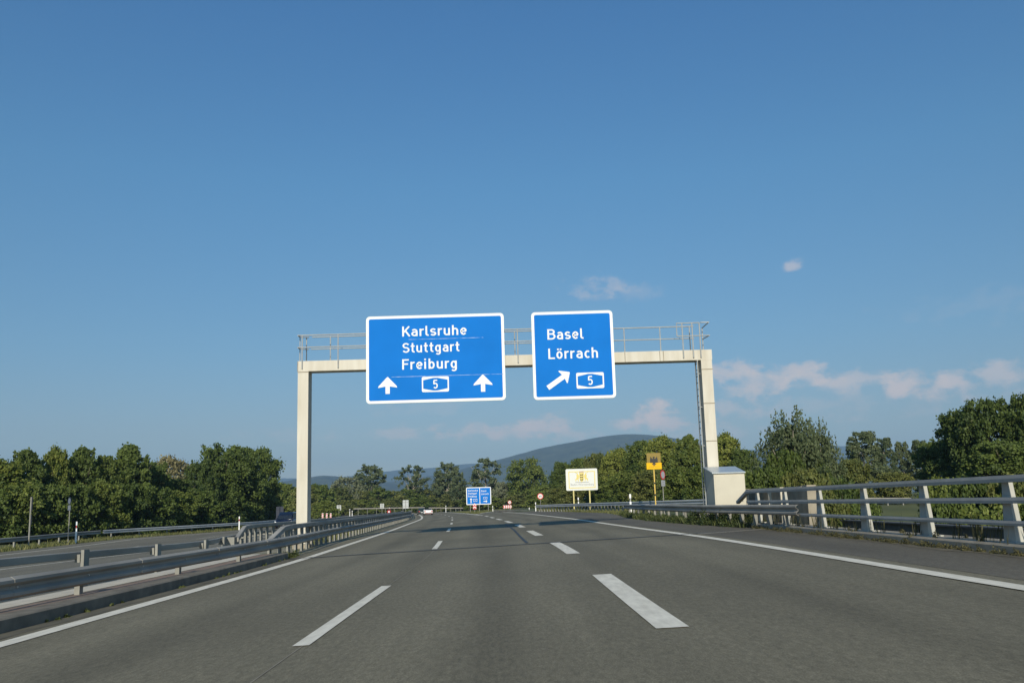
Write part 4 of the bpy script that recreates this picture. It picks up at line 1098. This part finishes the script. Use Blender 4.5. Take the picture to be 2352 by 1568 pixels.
# ------------------------------------------------------------------ trees
def quads(name, P, Nn, size, m, tone, parent=None, up=.0, aspect=1.0):
    """many small leaf faces at P facing about Nn"""
    n = len(P); r = rng.normal(size=(n, 3))
    t = np.cross(Nn, r); t /= (np.linalg.norm(t, axis=1, keepdims=True) + 1e-9)
    s = np.cross(Nn, t); s /= (np.linalg.norm(s, axis=1, keepdims=True) + 1e-9)
    size = size[:, None] if hasattr(size, 'shape') else size
    t = t * size * .5 * aspect; s = s * size * .36
    V = np.stack([P - t, P + s + t * .12, P + t, P - s + t * .12], 1).reshape(-1, 3)
    me = bpy.data.meshes.new(name)
    me.vertices.add(4 * n); me.vertices.foreach_set('co', V.astype(np.float32).ravel())
    me.loops.add(4 * n); me.loops.foreach_set('vertex_index', np.arange(4 * n, dtype=np.int32))
    me.polygons.add(n); me.polygons.foreach_set('loop_start', np.arange(0, 4 * n, 4, dtype=np.int32))
    me.polygons.foreach_set('loop_total', np.full(n, 4, dtype=np.int32))
    me.materials.append(m); me.update(calc_edges=True)
    at = me.attributes.new('leaf_tone', 'FLOAT', 'FACE'); at.data.foreach_set('value', tone.astype(np.float32))
    return me
def crown_points(nc, per, shape, seed, cr=(.16, .30), lowfill=True, spiky=0.0, zsq=.4, shoot=(.06, .15)):
    """clumps of leaves through a unit crown: x,y in -1..1, z in 0..1"""
    g = np.random.default_rng(seed); Ps, Ns, Ts = [], [], []
    la = g.uniform(0, 2 * PI, 5); lf = np.array([1, 2, 3, 2, 4]); lz = g.uniform(2, 9, 5)
    k = 0
    while k < nc:
        z = g.uniform(.04 if lowfill else .22, .97)
        rad = shape(z)
        if rad <= 0.02: continue
        a = g.uniform(0, 2 * PI); wob = float(np.sum(np.cos(lf * a + la + lz * z))) / 5
        q = math.sqrt(g.uniform(.12, 1.0)) * rad * min(1.08, .86 + .42 * wob)
        c = np.array([q * math.cos(a), q * math.sin(a), z])
        R = g.uniform(*cr) * (.75 if z > .8 else 1); Rz = R * zsq * g.uniform(.6, .95)
        m = int(per * (R / .23) ** 2 * g.uniform(.7, 1.2))
        d = g.normal(size=(m, 3)); d /= np.linalg.norm(d, axis=1, keepdims=True)
        d[:, 2] = np.where((d[:, 2] < -.45) & (g.random(m) < .6), -d[:, 2], d[:, 2])
        rr = np.clip(np.abs(g.normal(.62, .34, size=(m, 1))), 0, 1.75)
        P = c + d * rr * np.array([R, R, Rz]) * g.uniform(.75, 1.25, 3)
        Nn = d * .8 + np.array([0, 0, .25]) + g.normal(scale=.6, size=(m, 3)); Nn /= np.linalg.norm(Nn, axis=1, keepdims=True)
        Ps.append(P); Ns.append(Nn); Ts.append(np.clip(g.normal(.32 + g.uniform(-.22, .26), .18, m), 0, 1)); k += 1
    for _ in range(int(spiky)):                 # loose upright shoots along the top
        a = g.uniform(0, 2 * PI); q = math.sqrt(g.uniform(0, .9)); z0 = g.uniform(.55, .86)
        L = g.uniform(*shoot); m = int(per * .34)
        t = g.uniform(0, 1, size=(m, 1)); base = np.array([q * shape(z0) * math.cos(a), q * shape(z0) * math.sin(a), z0]); tilt = np.array([.25 * math.cos(a), .25 * math.sin(a), 1.0])
        P = base + t * L * tilt + g.normal(scale=.05, size=(m, 3)) * (1.2 - .6 * t) * np.array([1, 1, zsq])
        Nn = g.normal(size=(m, 3)); Nn /= np.linalg.norm(Nn, axis=1, keepdims=True)
        Ps.append(P); Ns.append(Nn); Ts.append(np.clip(g.normal(.4, .18, m), 0, 1))
    return np.concatenate(Ps), np.concatenate(Ns), np.concatenate(Ts)
def ell(z0, zc_, zt, p=.5):
    def f(z):
        if z < z0 or z > zt: return 0
        u = (z - zc_) / ((zt - zc_) if z > zc_ else (zc_ - z0)); return max(0.0, 1 - abs(u) ** 2) ** p
    return f
def trunk_mesh(seed, H, R, spread, m, n=6, z_top=.8):
    g = random.Random(seed); b = MB()
    pts = [(0, 0, -.4)]
    for i in range(1, 7):
        t = i / 6; pts.append((g.uniform(-.05, .05) * H * t * .5, g.uniform(-.05, .05) * H * t * .5, H * z_top * t))
    b.tube(pts, R, 8, R * .25)
    for k in range(n):
        t = g.uniform(.25, .8); i = min(5, int(t * 6)); p = Vector(pts[i]).lerp(Vector(pts[i + 1]), t * 6 - i)
        a = g.uniform(0, 2 * PI); L = spread * g.uniform(.45, .85)
        e = p + Vector((math.cos(a) * L, math.sin(a) * L, H * g.uniform(.12, .30))); mid = p.lerp(e, .5) + Vector((0, 0, -.06 * H))
        b.tube([p, mid, e], R * .38, 6, R * .09)
    me = bpy.data.meshes.new('trunk'); me.from_pydata(b.v, [], b.f); me.materials.append(m)
    for q in me.polygons: q.use_smooth = True
    return me
PROTO = {}
def proto(kind, Hm, Wm, nc, per, leaf, shape, fol, bark, seed, cr=(.16, .30), lowfill=True, spiky=0, limbs=6, z_top=.8, tr=.022, shoot=(.06, .15)):
    P, Nn, T = crown_points(int(nc * 1.75), per, shape, seed, cr, lowfill, spiky, Wm / 2 / Hm, shoot)
    P = P * np.array([Wm / 2, Wm / 2, Hm]); Nn = Nn / np.array([Wm / 2, Wm / 2, Hm]); Nn /= np.linalg.norm(Nn, axis=1, keepdims=True)
    g = np.random.default_rng(seed + 99)
    me = quads('crown', P, Nn, leaf * g.uniform(.6, 1.35, len(P)), fol, T)
    PROTO[kind] = (me, trunk_mesh(seed, Hm, Hm * tr, Wm * .45, bark, limbs, z_top), Hm, Wm)
# near, leafy kinds
proto('broad', 9, 7.5, 150, 210, .26, ell(-.25, .40, .98, .42), F_DARK, M_BARK, 11, cr=(.08, .24), spiky=34)
proto('broad2', 9, 7, 150, 210, .26, ell(-.4, .32, .98, .58), F_MID, M_BARK, 12, cr=(.08, .24), spiky=44)
proto('upright', 9, 5, 130, 200, .25, ell(-.45, .30, .98, .75), F_MID, M_BARK, 13, cr=(.09, .25), spiky=40)
proto('round', 9, 9, 190, 220, .26, ell(-.25, .42, 1.0, .38), F_DARK, M_BARK, 14, cr=(.07, .22), spiky=34)
proto('loose', 8, 7, 150, 130, .19, ell(-.3, .30, .88, .5), F_BLUE, M_BARKP, 15, cr=(.09, .22), spiky=70, limbs=9, shoot=(.10, .24))
proto('bushd', 4, 5, 80, 190, .19, ell(-.5, .25, 1.0, .45), F_DARK, M_BARK, 18, cr=(.09, .24), spiky=40, tr=.03)
proto('uprightd', 9, 5, 130, 200, .25, ell(-.45, .30, .98, .70), F_DARK, M_BARK, 19, cr=(.09, .25), spiky=40)
proto('bush', 4, 5, 80, 190, .19, ell(-.5, .25, 1.0, .45), F_OLIVE, M_BARK, 16, cr=(.09, .24), spiky=40, tr=.03)
proto('bushg', 4, 5, 80, 190, .19, ell(-.5, .25, 1.0, .42), F_MID, M_BARK, 17, cr=(.09, .24), spiky=40, tr=.03)
proto('bright', 9, 7, 150, 210, .26, ell(-.4, .32, .98, .58), F_BRIGHT, M_BARK, 31, cr=(.08, .24), spiky=40)
# far kinds
proto('tall', 14, 9, 75, 120, .50, ell(.22, .64, 1.0, .42), F_BLUE, M_BARKP, 21, cr=(.13, .24), lowfill=False, limbs=10)
proto('tall2', 14, 8, 64, 120, .44, ell(.18, .66, 1.0, .42), F_BLUE, M_BARKP, 22, cr=(.12, .22), lowfill=False, limbs=12)
proto('wide', 12, 13, 95, 120, .50, ell(-.1, .5, 1.0, .40), F_MID, M_BARK, 23, cr=(.12, .24))
proto('farbush', 8, 9, 75, 120, .50, ell(-.4, .3, 1.0, .42), F_OLIVE, M_BARK, 24, cr=(.13, .26))
proto('farbush2', 8, 9, 75, 120, .50, ell(-.4, .3, 1.0, .40), F_MID, M_BARK, 25, cr=(.13, .26))
proto('willow', 9, 10, 90, 140, .42, ell(-.2, .45, 1.0, .42), F_PALE, M_BARKP, 26, cr=(.12, .22))
proto('yellowish', 9, 9, 70, 120, .40, ell(-.1, .45, 1.0, .45), F_YELL, M_BARK, 27)
proto('slim', 12, 5.5, 95, 120, .32, ell(-.1, .60, 1.0, .42), F_BLUE, M_BARKP, 28, cr=(.12, .28), spiky=14)
tcount = 0
def tree(kind, px, ptop, Y, wpx, label, group, zb=None, name=None, dY=0):
    """crown top at pixel row ptop above pixel column px, standing at distance Y; wpx = crown width in pixels"""
    global tcount; tcount += 1
    crown, trunk, Hm, Wm = PROTO[kind]
    a = A(px, ptop, Y); zg = terrain(a.x, Y) - .05 if zb is None else zb
    H = max(1.0, a.z - zg); Wd = wpx / FPX * Y
    nm = name or ('bush' if ' bush' in label else 'tree')
    g = random.Random(tcount * 31 + 5)
    # keep the foot under the crown as the picture's columns lean slightly
    o = thing(nm, (a.x, Y + dY, zg), label, nm, group)
    o.rotation_euler = (0, 0, g.uniform(0, 6.28)); o.scale = (Wd / Wm, Wd / Wm, H / Hm)
    for n_, me in (('trunk', trunk), ('crown', crown)):
        c = bpy.data.objects.new(n_, me); COL.objects.link(c); c.parent = o
    return o
GLH = 'trees of the hedge left of the opposite carriageway'
for k in [('bright', -5, 1056, 70, 190, 'bright green tree cut by the left edge of the photo'),
          ('uprightd', 62, 1030, 74, 118, 'tree with a pointed crown above the tall grey pole'),
          ('bright', 128, 1028, 77, 92, 'narrow upright tree second from the pole in the left hedge'),
          ('uprightd', 192, 1024, 80, 108, 'upright tree above the delineator in the left hedge'),
          ('broad2', 246, 1046, 83, 120, 'lower rounded tree between two upright ones in the left hedge'),
          ('uprightd', 300, 1018, 86, 125, 'tallest tree of the left hedge with a jagged top'),
          ('broad', 350, 1060, 92, 110, 'dark tree sloping down towards the gap in the left hedge'),
          ('yellowish', 390, 1050, 135, 110, 'pale yellowish tree showing behind the gap in the left hedge'),
          ('broad', 412, 1098, 97, 120, 'low dark tree filling the gap in the left hedge'),
          ('broad', 462, 1056, 104, 90, 'small dark tree at the left shoulder of the big dark tree'),
          ('round', 520, 1022, 112, 180, 'big dark round tree, left half of the dense block'),
          ('round', 580, 1027, 122, 150, 'big dark round tree at the right end of the dense block')]:
    kind, px, pt_, Y, w, lab = k; tree(kind, px, pt_, Y, w, lab, GLH)
for i, (px, pt_, Y, w) in enumerate([(-30, 1120, 66, 150), (40, 1115, 68, 140), (105, 1110, 71, 140), (170, 1112, 74, 130), (235, 1108, 78, 140), (295, 1110, 82, 130), (345, 1115, 86, 130), (400, 1125, 91, 130), (455, 1125, 98, 120), (515, 1125, 107, 110), (565, 1118, 116, 100), (605, 1110, 125, 90)]):
    tree(('bushd', 'bushg', 'bushd')[i % 3], px, pt_, Y, w, 'leafy bush at the foot of the left hedge', 'bushes at the foot of the left hedge')
# far wood across the middle
GW = 'bushes of the far wood'
far = [(610, 1125, 150, 80), (655, 1112, 190, 90), (700, 1118, 180, 80), (735, 1114, 200, 90), (775, 1120, 215, 80), (745, 1150, 165, 60), (830, 1128, 225, 70), (868, 1122, 232, 80), (905, 1128, 236, 80), (940, 1124, 240, 90), (985, 1126, 246, 90), (1020, 1118, 250, 90), (1060, 1118, 240, 100), (1095, 1126, 236, 90), (1140, 1118, 232, 100), (1175, 1112, 225, 90), (1218, 1118, 216, 90), (1262, 1112, 190, 100), (1290, 1108, 165, 90), (1240, 1128, 180, 80), (1190, 1135, 205, 80), (1120, 1140, 212, 80), (900, 1145, 225, 80), (960, 1143, 228, 80), (1010, 1142, 232, 90), (840, 1148, 222, 80), (800, 1152, 215, 70)]
for i, (px, pt_, Y, w) in enumerate(far):
    Y = Y + 20 if Y > 200 else Y
    tree(('farbush', 'farbush2')[i % 2], px, pt_, Y, w, 'dense olive bush in the far wood across the road', GW)
GT = 'tall trees above the far wood'
for k in [('willow', 797, 1097, 245, 90, 'pale grey-green willow above the far wood'),
          ('tall', 847, 1066, 255, 78, 'tall round-headed tree right of the pale willow'),
          ('tall2', 948, 1067, 262, 74, 'tall thin-crowned tree with sky between its boughs, above the bend'),
          ('tall', 1026, 1061, 262, 72, 'tall tree behind the dip between thin-crowned tree and board'),
          ('tall2', 1115, 1051, 252, 86, 'tall spreading tree directly above the blue direction board'),
          ('wide', 1208, 1050, 232, 104, 'broad green tree at the foot of the big hill'),
          ('willow', 1152, 1108, 240, 60, 'pale small tree right of the spreading tree'),
          ('tall', 1052, 1090, 255, 50, 'small tree leaning on the tall tree left of the board')]:
    kind, px, pt_, Y, w, lab = k; tree(kind, px, pt_, Y, w, lab, GT)
# right hand wood behind the signs
GR = 'trees behind the white board and the eagle sign'
for k in [('broad', 1292, 1060, 140, 70, 'dark tree at the left end of the right hand wood'),
          ('broad2', 1330, 1052, 130, 90, 'green tree just above the left corner of the white board'),
          ('bush', 1372, 1042, 122, 90, 'brownish topped tree above the right corner of the white board'),
          ('bright', 1422, 1030, 112, 100, 'light green tree between the white board and eagle sign'),
          ('broad2', 1470, 1012, 104, 110, 'tree left of the eagle sign'),
          ('bright', 1520, 1002, 96, 110, 'tall light green tree right behind the eagle sign'),
          ('upright', 1580, 996, 88, 100, 'tall tree left of the right gantry post'),
          ('bright', 1665, 996, 82, 110, 'light green tree seen right of the gantry post'),
          ('broad', 1705, 1030, 80, 90, 'green tree behind the cabinet roof')]:
    kind, px, pt_, Y, w, lab = k; tree(kind, px, pt_, Y, w, lab, GR)
for i, (px, pt_, Y, w) in enumerate([(1320, 1105, 118, 90), (1385, 1095, 112, 100), (1440, 1085, 100, 110), (1500, 1080, 86, 120), (1560, 1075, 76, 120), (1610, 1070, 70, 110), (1290, 1118, 130, 80), (1700, 1085, 58, 110), (1655, 1080, 64, 110)]):
    tree('bushg' if i % 3 else 'bush', px, pt_, Y, w, 'bright leafy bush at the edge of the right hand wood', 'bushes in front of the right hand wood')
GB = 'trees beyond the bridge railing'
for k in [('loose', 1805, 952, 44, 190, 'loose airy tree with long shoots right of the cabinet'),
          ('loose', 1876, 972, 46, 120, 'airy tree with spiky shoots leaning beside the loosest one'),
          ('slim', 1978, 988, 105, 90, 'slim pale tree, first of a far row right of the airy trees'),
          ('slim', 2028, 1003, 108, 55, 'slim tree, second of the far row'),
          ('slim', 2068, 1012, 110, 45, 'narrowest slim tree in the middle of the far row'),
          ('slim', 2110, 1008, 108, 55, 'slim tree at the right end of the far row'),
          ('bush', 1952, 1055, 62, 110, 'yellow-green round bush before the slim trees'),
          ('bush', 2050, 1085, 66, 110, 'yellowish bush above the bank with the bright rail'),
          ('broad', 2200, 945, 66, 150, 'dark tree forming the left slope of the big right hand trees'),
          ('round', 2262, 915, 62, 170, 'big dark tree towering over the bridge railing'),
          ('round', 2370, 900, 60, 180, 'big dark tree cut by the right edge of the photo'),
          ('broad', 2148, 1010, 72, 120, 'lower dark tree left of the big right hand trees'),
          ('broad', 2300, 1010, 52, 200, 'dark bushy tree low behind the railing at the right')]:
    kind, px, pt_, Y, w, lab = k; tree(kind, px, pt_, Y, w, lab, GB)
for i, (px, pt_, Y, w) in enumerate([(1800, 1035, 43, 130), (1865, 1055, 44, 110), (1760, 1075, 42, 140), (1850, 1080, 41, 150), (1920, 1095, 42, 120), (2160, 1100, 40, 130), (2240, 1100, 37, 160), (2340, 1090, 35, 180), (2170, 1150, 32, 150), (2280, 1150, 29, 200), (2400, 1140, 28, 200), (1900, 1140, 36, 130), (1985, 1150, 39, 110)]):
    tree(('bushd', 'bushg', 'bushd', 'bush')[i % 4], px, pt_, Y, w, 'leafy bush on the low ground behind the bridge railing', 'bushes behind the bridge railing')

# ------------------------------------------------------------------ weeds and grass
def tuft_stuff(name, spots, m, hmin, hmax, width, label=None, flat=0.25):
    """spots: (x, y, z) roots; each is a slender upright leaf blade"""
    n = len(spots); P0 = np.array(spots, float); g = np.random.default_rng(len(name) * 7 + n)
    h = g.uniform(hmin, hmax, n) ; a = g.uniform(0, 2 * PI, n); lean = g.normal(scale=flat, size=(n, 2)) * h[:, None]
    dx = np.cos(a) * width * g.uniform(.5, 1.4, n); dy = np.sin(a) * width * g.uniform(.5, 1.4, n)
    B0 = P0 + np.stack([-dx, -dy, 0 * h], 1); B1 = P0 + np.stack([dx, dy, 0 * h], 1)
    T = P0 + np.stack([lean[:, 0], lean[:, 1], h], 1)
    Mv = P0 + np.stack([lean[:, 0] * .35 + dx * .9, lean[:, 1] * .35 + dy * .9, h * .55], 1)
    V = np.stack([B0, B1, Mv, T], 1).reshape(-1, 3)
    me = bpy.data.meshes.new(name)
    me.vertices.add(4 * n); me.vertices.foreach_set('co', V.astype(np.float32).ravel())
    me.loops.add(4 * n); me.loops.foreach_set('vertex_index', np.arange(4 * n, dtype=np.int32))
    me.polygons.add(n); me.polygons.foreach_set('loop_start', np.arange(0, 4 * n, 4, dtype=np.int32)); me.polygons.foreach_set('loop_total', np.full(n, 4, dtype=np.int32))
    me.materials.append(m); me.update(calc_edges=True)
    at = me.attributes.new('leaf_tone', 'FLOAT', 'FACE'); at.data.foreach_set('value', np.clip(g.normal(.35, .25, n), 0, 1).astype(np.float32))
    o = bpy.data.objects.new(name, me); COL.objects.link(o); o['kind'] = 'stuff'
    if label: o['label'] = label; o['category'] = name.replace('_', ' ')
    return o
R_ = random.Random(3)
def leafy_stuff(name, clumps, leaf, m, label):
    """clumps: (x, y, z, radius, height) low leafy plants"""
    g = np.random.default_rng(len(clumps)); Ps, Ns, Ts = [], [], []
    for x, y, z, r, h in clumps:
        k = int(60 + 900 * r * (r + h)); d = g.normal(size=(k, 3)); d /= np.linalg.norm(d, axis=1, keepdims=True); d[:, 2] = np.abs(d[:, 2])
        P = np.array([x, y, z]) + d * g.uniform(.25, 1.05, size=(k, 1)) * np.array([r, r, h])
        N_ = d + g.normal(scale=.7, size=(k, 3)); N_ /= np.linalg.norm(N_, axis=1, keepdims=True)
        Ps.append(P); Ns.append(N_); Ts.append(np.clip(g.normal(.3 + g.uniform(-.2, .3), .18, k), 0, 1))
    P, N_, T = np.concatenate(Ps), np.concatenate(Ns), np.concatenate(Ts)
    me = quads(name, P, N_, leaf * g.uniform(.6, 1.4, len(P)), m, T)
    o = bpy.data.objects.new(name, me); COL.objects.link(o); o['kind'] = 'stuff'; o['label'] = label; o['category'] = name.replace('_', ' ')
    return o
cl = []
for _ in range(230):
    y = R_.uniform(28.5, 60); x = SX(y) + .05 + abs(R_.gauss(0, .35)); h = R_.uniform(.08, .34) * (1.35 if 30 < y < 46 else 1)
    if x < 8.6: cl.append((x, y, terrain(x, y) - .08, R_.uniform(.10, .30), h))
for _ in range(40):
    y = R_.uniform(29, 36); x = R_.uniform(7.62, 8.4) if y < 32.4 else R_.uniform(7.3, 7.7); cl.append((x, y, terrain(x, y) - .08, R_.uniform(.15, .35), R_.uniform(.35, .8)))
for _ in range(26):
    cl.append((R_.uniform(7.75, 8.95), R_.uniform(31.7, 32.4), .12, R_.uniform(.15, .3), R_.uniform(.4, .75)))
leafy_stuff('verge_weeds', cl, .075, F_WEED, 'leafy weeds along the right hand guard rail')
cl = []
for _ in range(330):
    y = 4 + 26 * R_.random() ** .8; x = 7.90 - abs(R_.gauss(0, .05)); cl.append((x, y, zc(x) - .02, R_.uniform(.04, .13), R_.uniform(.05, .17)))
for _ in range(40):
    y = R_.uniform(9, 30); x = R_.uniform(7.97, 8.5); cl.append((x, y, zc(x) + .14, R_.uniform(.03, .09), R_.uniform(.05, .16)))
leafy_stuff('kerb_weeds', cl, .032, F_KERB, 'low weeds in the gutter of the bridge kerb')
cl = []
for _ in range(16):
    y = 26.5 + R_.gauss(0, .45); x = LX(y) - .55 - abs(R_.gauss(0, .2)); cl.append((x, y, zc(x) - .02, R_.uniform(.08, .2), R_.uniform(.08, .3)))
for _ in range(34):
    y = R_.uniform(6, 26); x = KX(y) + abs(R_.gauss(0, .04)); cl.append((x, y, zc(x) - .02, R_.uniform(.02, .06), R_.uniform(.03, .09)))
leafy_stuff('median_weeds', cl, .045, F_WEED, 'weeds at the foot of the left median rail')
sp = []
for _ in range(130):
    cy = R_.uniform(9, 30); cx = R_.uniform(7.95, 8.4)
    for _ in range(4): sp.append((cx + R_.gauss(0, .02), cy + R_.gauss(0, .02), zc(cx) + .15))
tuft_stuff('dry_stalks', sp, F_KERB, .12, .5, .005, 'dry stalks standing along the bridge kerb', flat=.1)
sp = []
for _ in range(7000):                           # thin grass along the right rail
    y = R_.uniform(28.5, 60); x = SX(y) + abs(R_.gauss(0, .4)) + .02
    if x < 9.2: sp.append((x, y, terrain(x, y) - .06))
tuft_stuff('rail_grass', sp, F_WEED, .08, .42, .012, 'green grass stalks along the right hand guard rail')
sp = []
for _ in range(14000):
    y = R_.uniform(30, 130); x = OPPO(y) - abs(R_.gauss(0, 1.6)) - .1; sp.append((x, y, terrain(x, y) - .06))
for _ in range(9000):
    y = R_.uniform(60, 135); x = SX(y) + .1 + abs(R_.gauss(0, 1.3)); sp.append((x, y, terrain(x, y) - .06))
for _ in range(7000):
    y = R_.uniform(126, 200); x = R_.uniform(LX(y) + 8.5, max(LX(y) + 8.6, ramp_edge(y) - .6)); sp.append((x, y, terrain(x, y) - .06))
for _ in range(5000):
    y = R_.uniform(36, 180); x = R_.uniform(REAR(y) + .6, FA(y) - .6); sp.append((x, y, terrain(x, y) - .06))
tuft_stuff('verge_grass', sp, F_GRASS, .08, .32, .03, 'dry grass on the verges of the road')

# ------------------------------------------------------------------ hills
def ridge(name, prof, Y0, depth, seed):
    """prof: pixel skyline (x, y); a long forested ridge whose crest stands at Y0"""
    g = np.random.default_rng(seed); b = MB()
    pr = [A(px, py, Y0) for px, py in prof]
    f = interp([(p.x, p.z) for p in pr]); xs = np.linspace(pr[0].x, pr[-1].x, 220); nrow = 16
    ph = g.uniform(0, 6.28, 40); fr = g.uniform(1 / 900, 1 / 60, 40); fy = g.uniform(1 / 900, 1 / 120, 40)
    for j in range(nrow):
        t = j / (nrow - 1); u = abs(t - .45) / .55 if t > .45 else (.45 - t) / .45
        for x in xs:
            y = Y0 + (t - .45) * depth
            s = math.cos(min(1, u) * PI / 2) ** 1.15
            nzv = float(np.sum(np.sin(x * fr * 6.28 + ph + y * fy * 6.28) / (1 + fr * 900)))
            amp = 14 * (1 - s) * s * 4 + 1.2
            b.v.append((x, y, -6 + (f(x) + 6) * s + nzv * amp * .35 * min(1, s * 3)))
    n = len(xs)
    for j in range(nrow - 1):
        b.f += [(j * n + k, j * n + k + 1, (j + 1) * n + k + 1, (j + 1) * n + k) for k in range(n - 1)]
    return b.build(name, M_HILL, None, smooth=True, kind='structure')
ridge('hill', [(700, 1160), (850, 1115), (960, 1098), (1040, 1084), (1100, 1068), (1150, 1055), (1200, 1041), (1265, 1025), (1330, 1013), (1385, 1003), (1430, 999), (1480, 1000), (1530, 1006), (1600, 1022), (1660, 1038), (1715, 1042), (1800, 1060), (1900, 1052), (2000, 1042), (2120, 1030), (2260, 1050), (2500, 1090), (2800, 1150)], 4200, 2400, 5)
ridge('hill', [(200, 1160), (400, 1125), (560, 1110), (650, 1106), (720, 1096), (757, 1092), (800, 1097), (850, 1104), (900, 1108), (950, 1112), (1010, 1120), (1100, 1160)], 3600, 1500, 8)
ridge('hill', [(300, 1130), (560, 1103), (650, 1098), (760, 1098), (850, 1088), (920, 1079), (975, 1075), (1020, 1072), (1060, 1066), (1110, 1064), (1180, 1062), (1300, 1060), (1600, 1045), (1720, 1033), (1900, 1024), (2000, 1030), (2120, 1040), (2350, 1060), (2700, 1100)], 6800, 2600, 9)

# ------------------------------------------------------------------ air between here and the hills
hz = MB(); hz.box(-8800, 8800, -500, 8800, -6.5, 520)
h = hz.build('haze', bpy.data.materials.new('haze_air'), None); h['kind'] = 'stuff'
hm_ = h.data.materials[0]; hm_.use_nodes = True; nt = hm_.node_tree; nt.nodes.clear()
vo = nt.nodes.new('ShaderNodeVolumePrincipled'); vo.inputs['Color'].default_value = (.44, .70, 1.0, 1); vo.inputs['Density'].default_value = 1.5e-4
vo.inputs['Anisotropy'].default_value = 0.0
oo = nt.nodes.new('ShaderNodeOutputMaterial'); nt.links.new(vo.outputs[0], oo.inputs['Volume'])
h.display_type = 'WIRE'
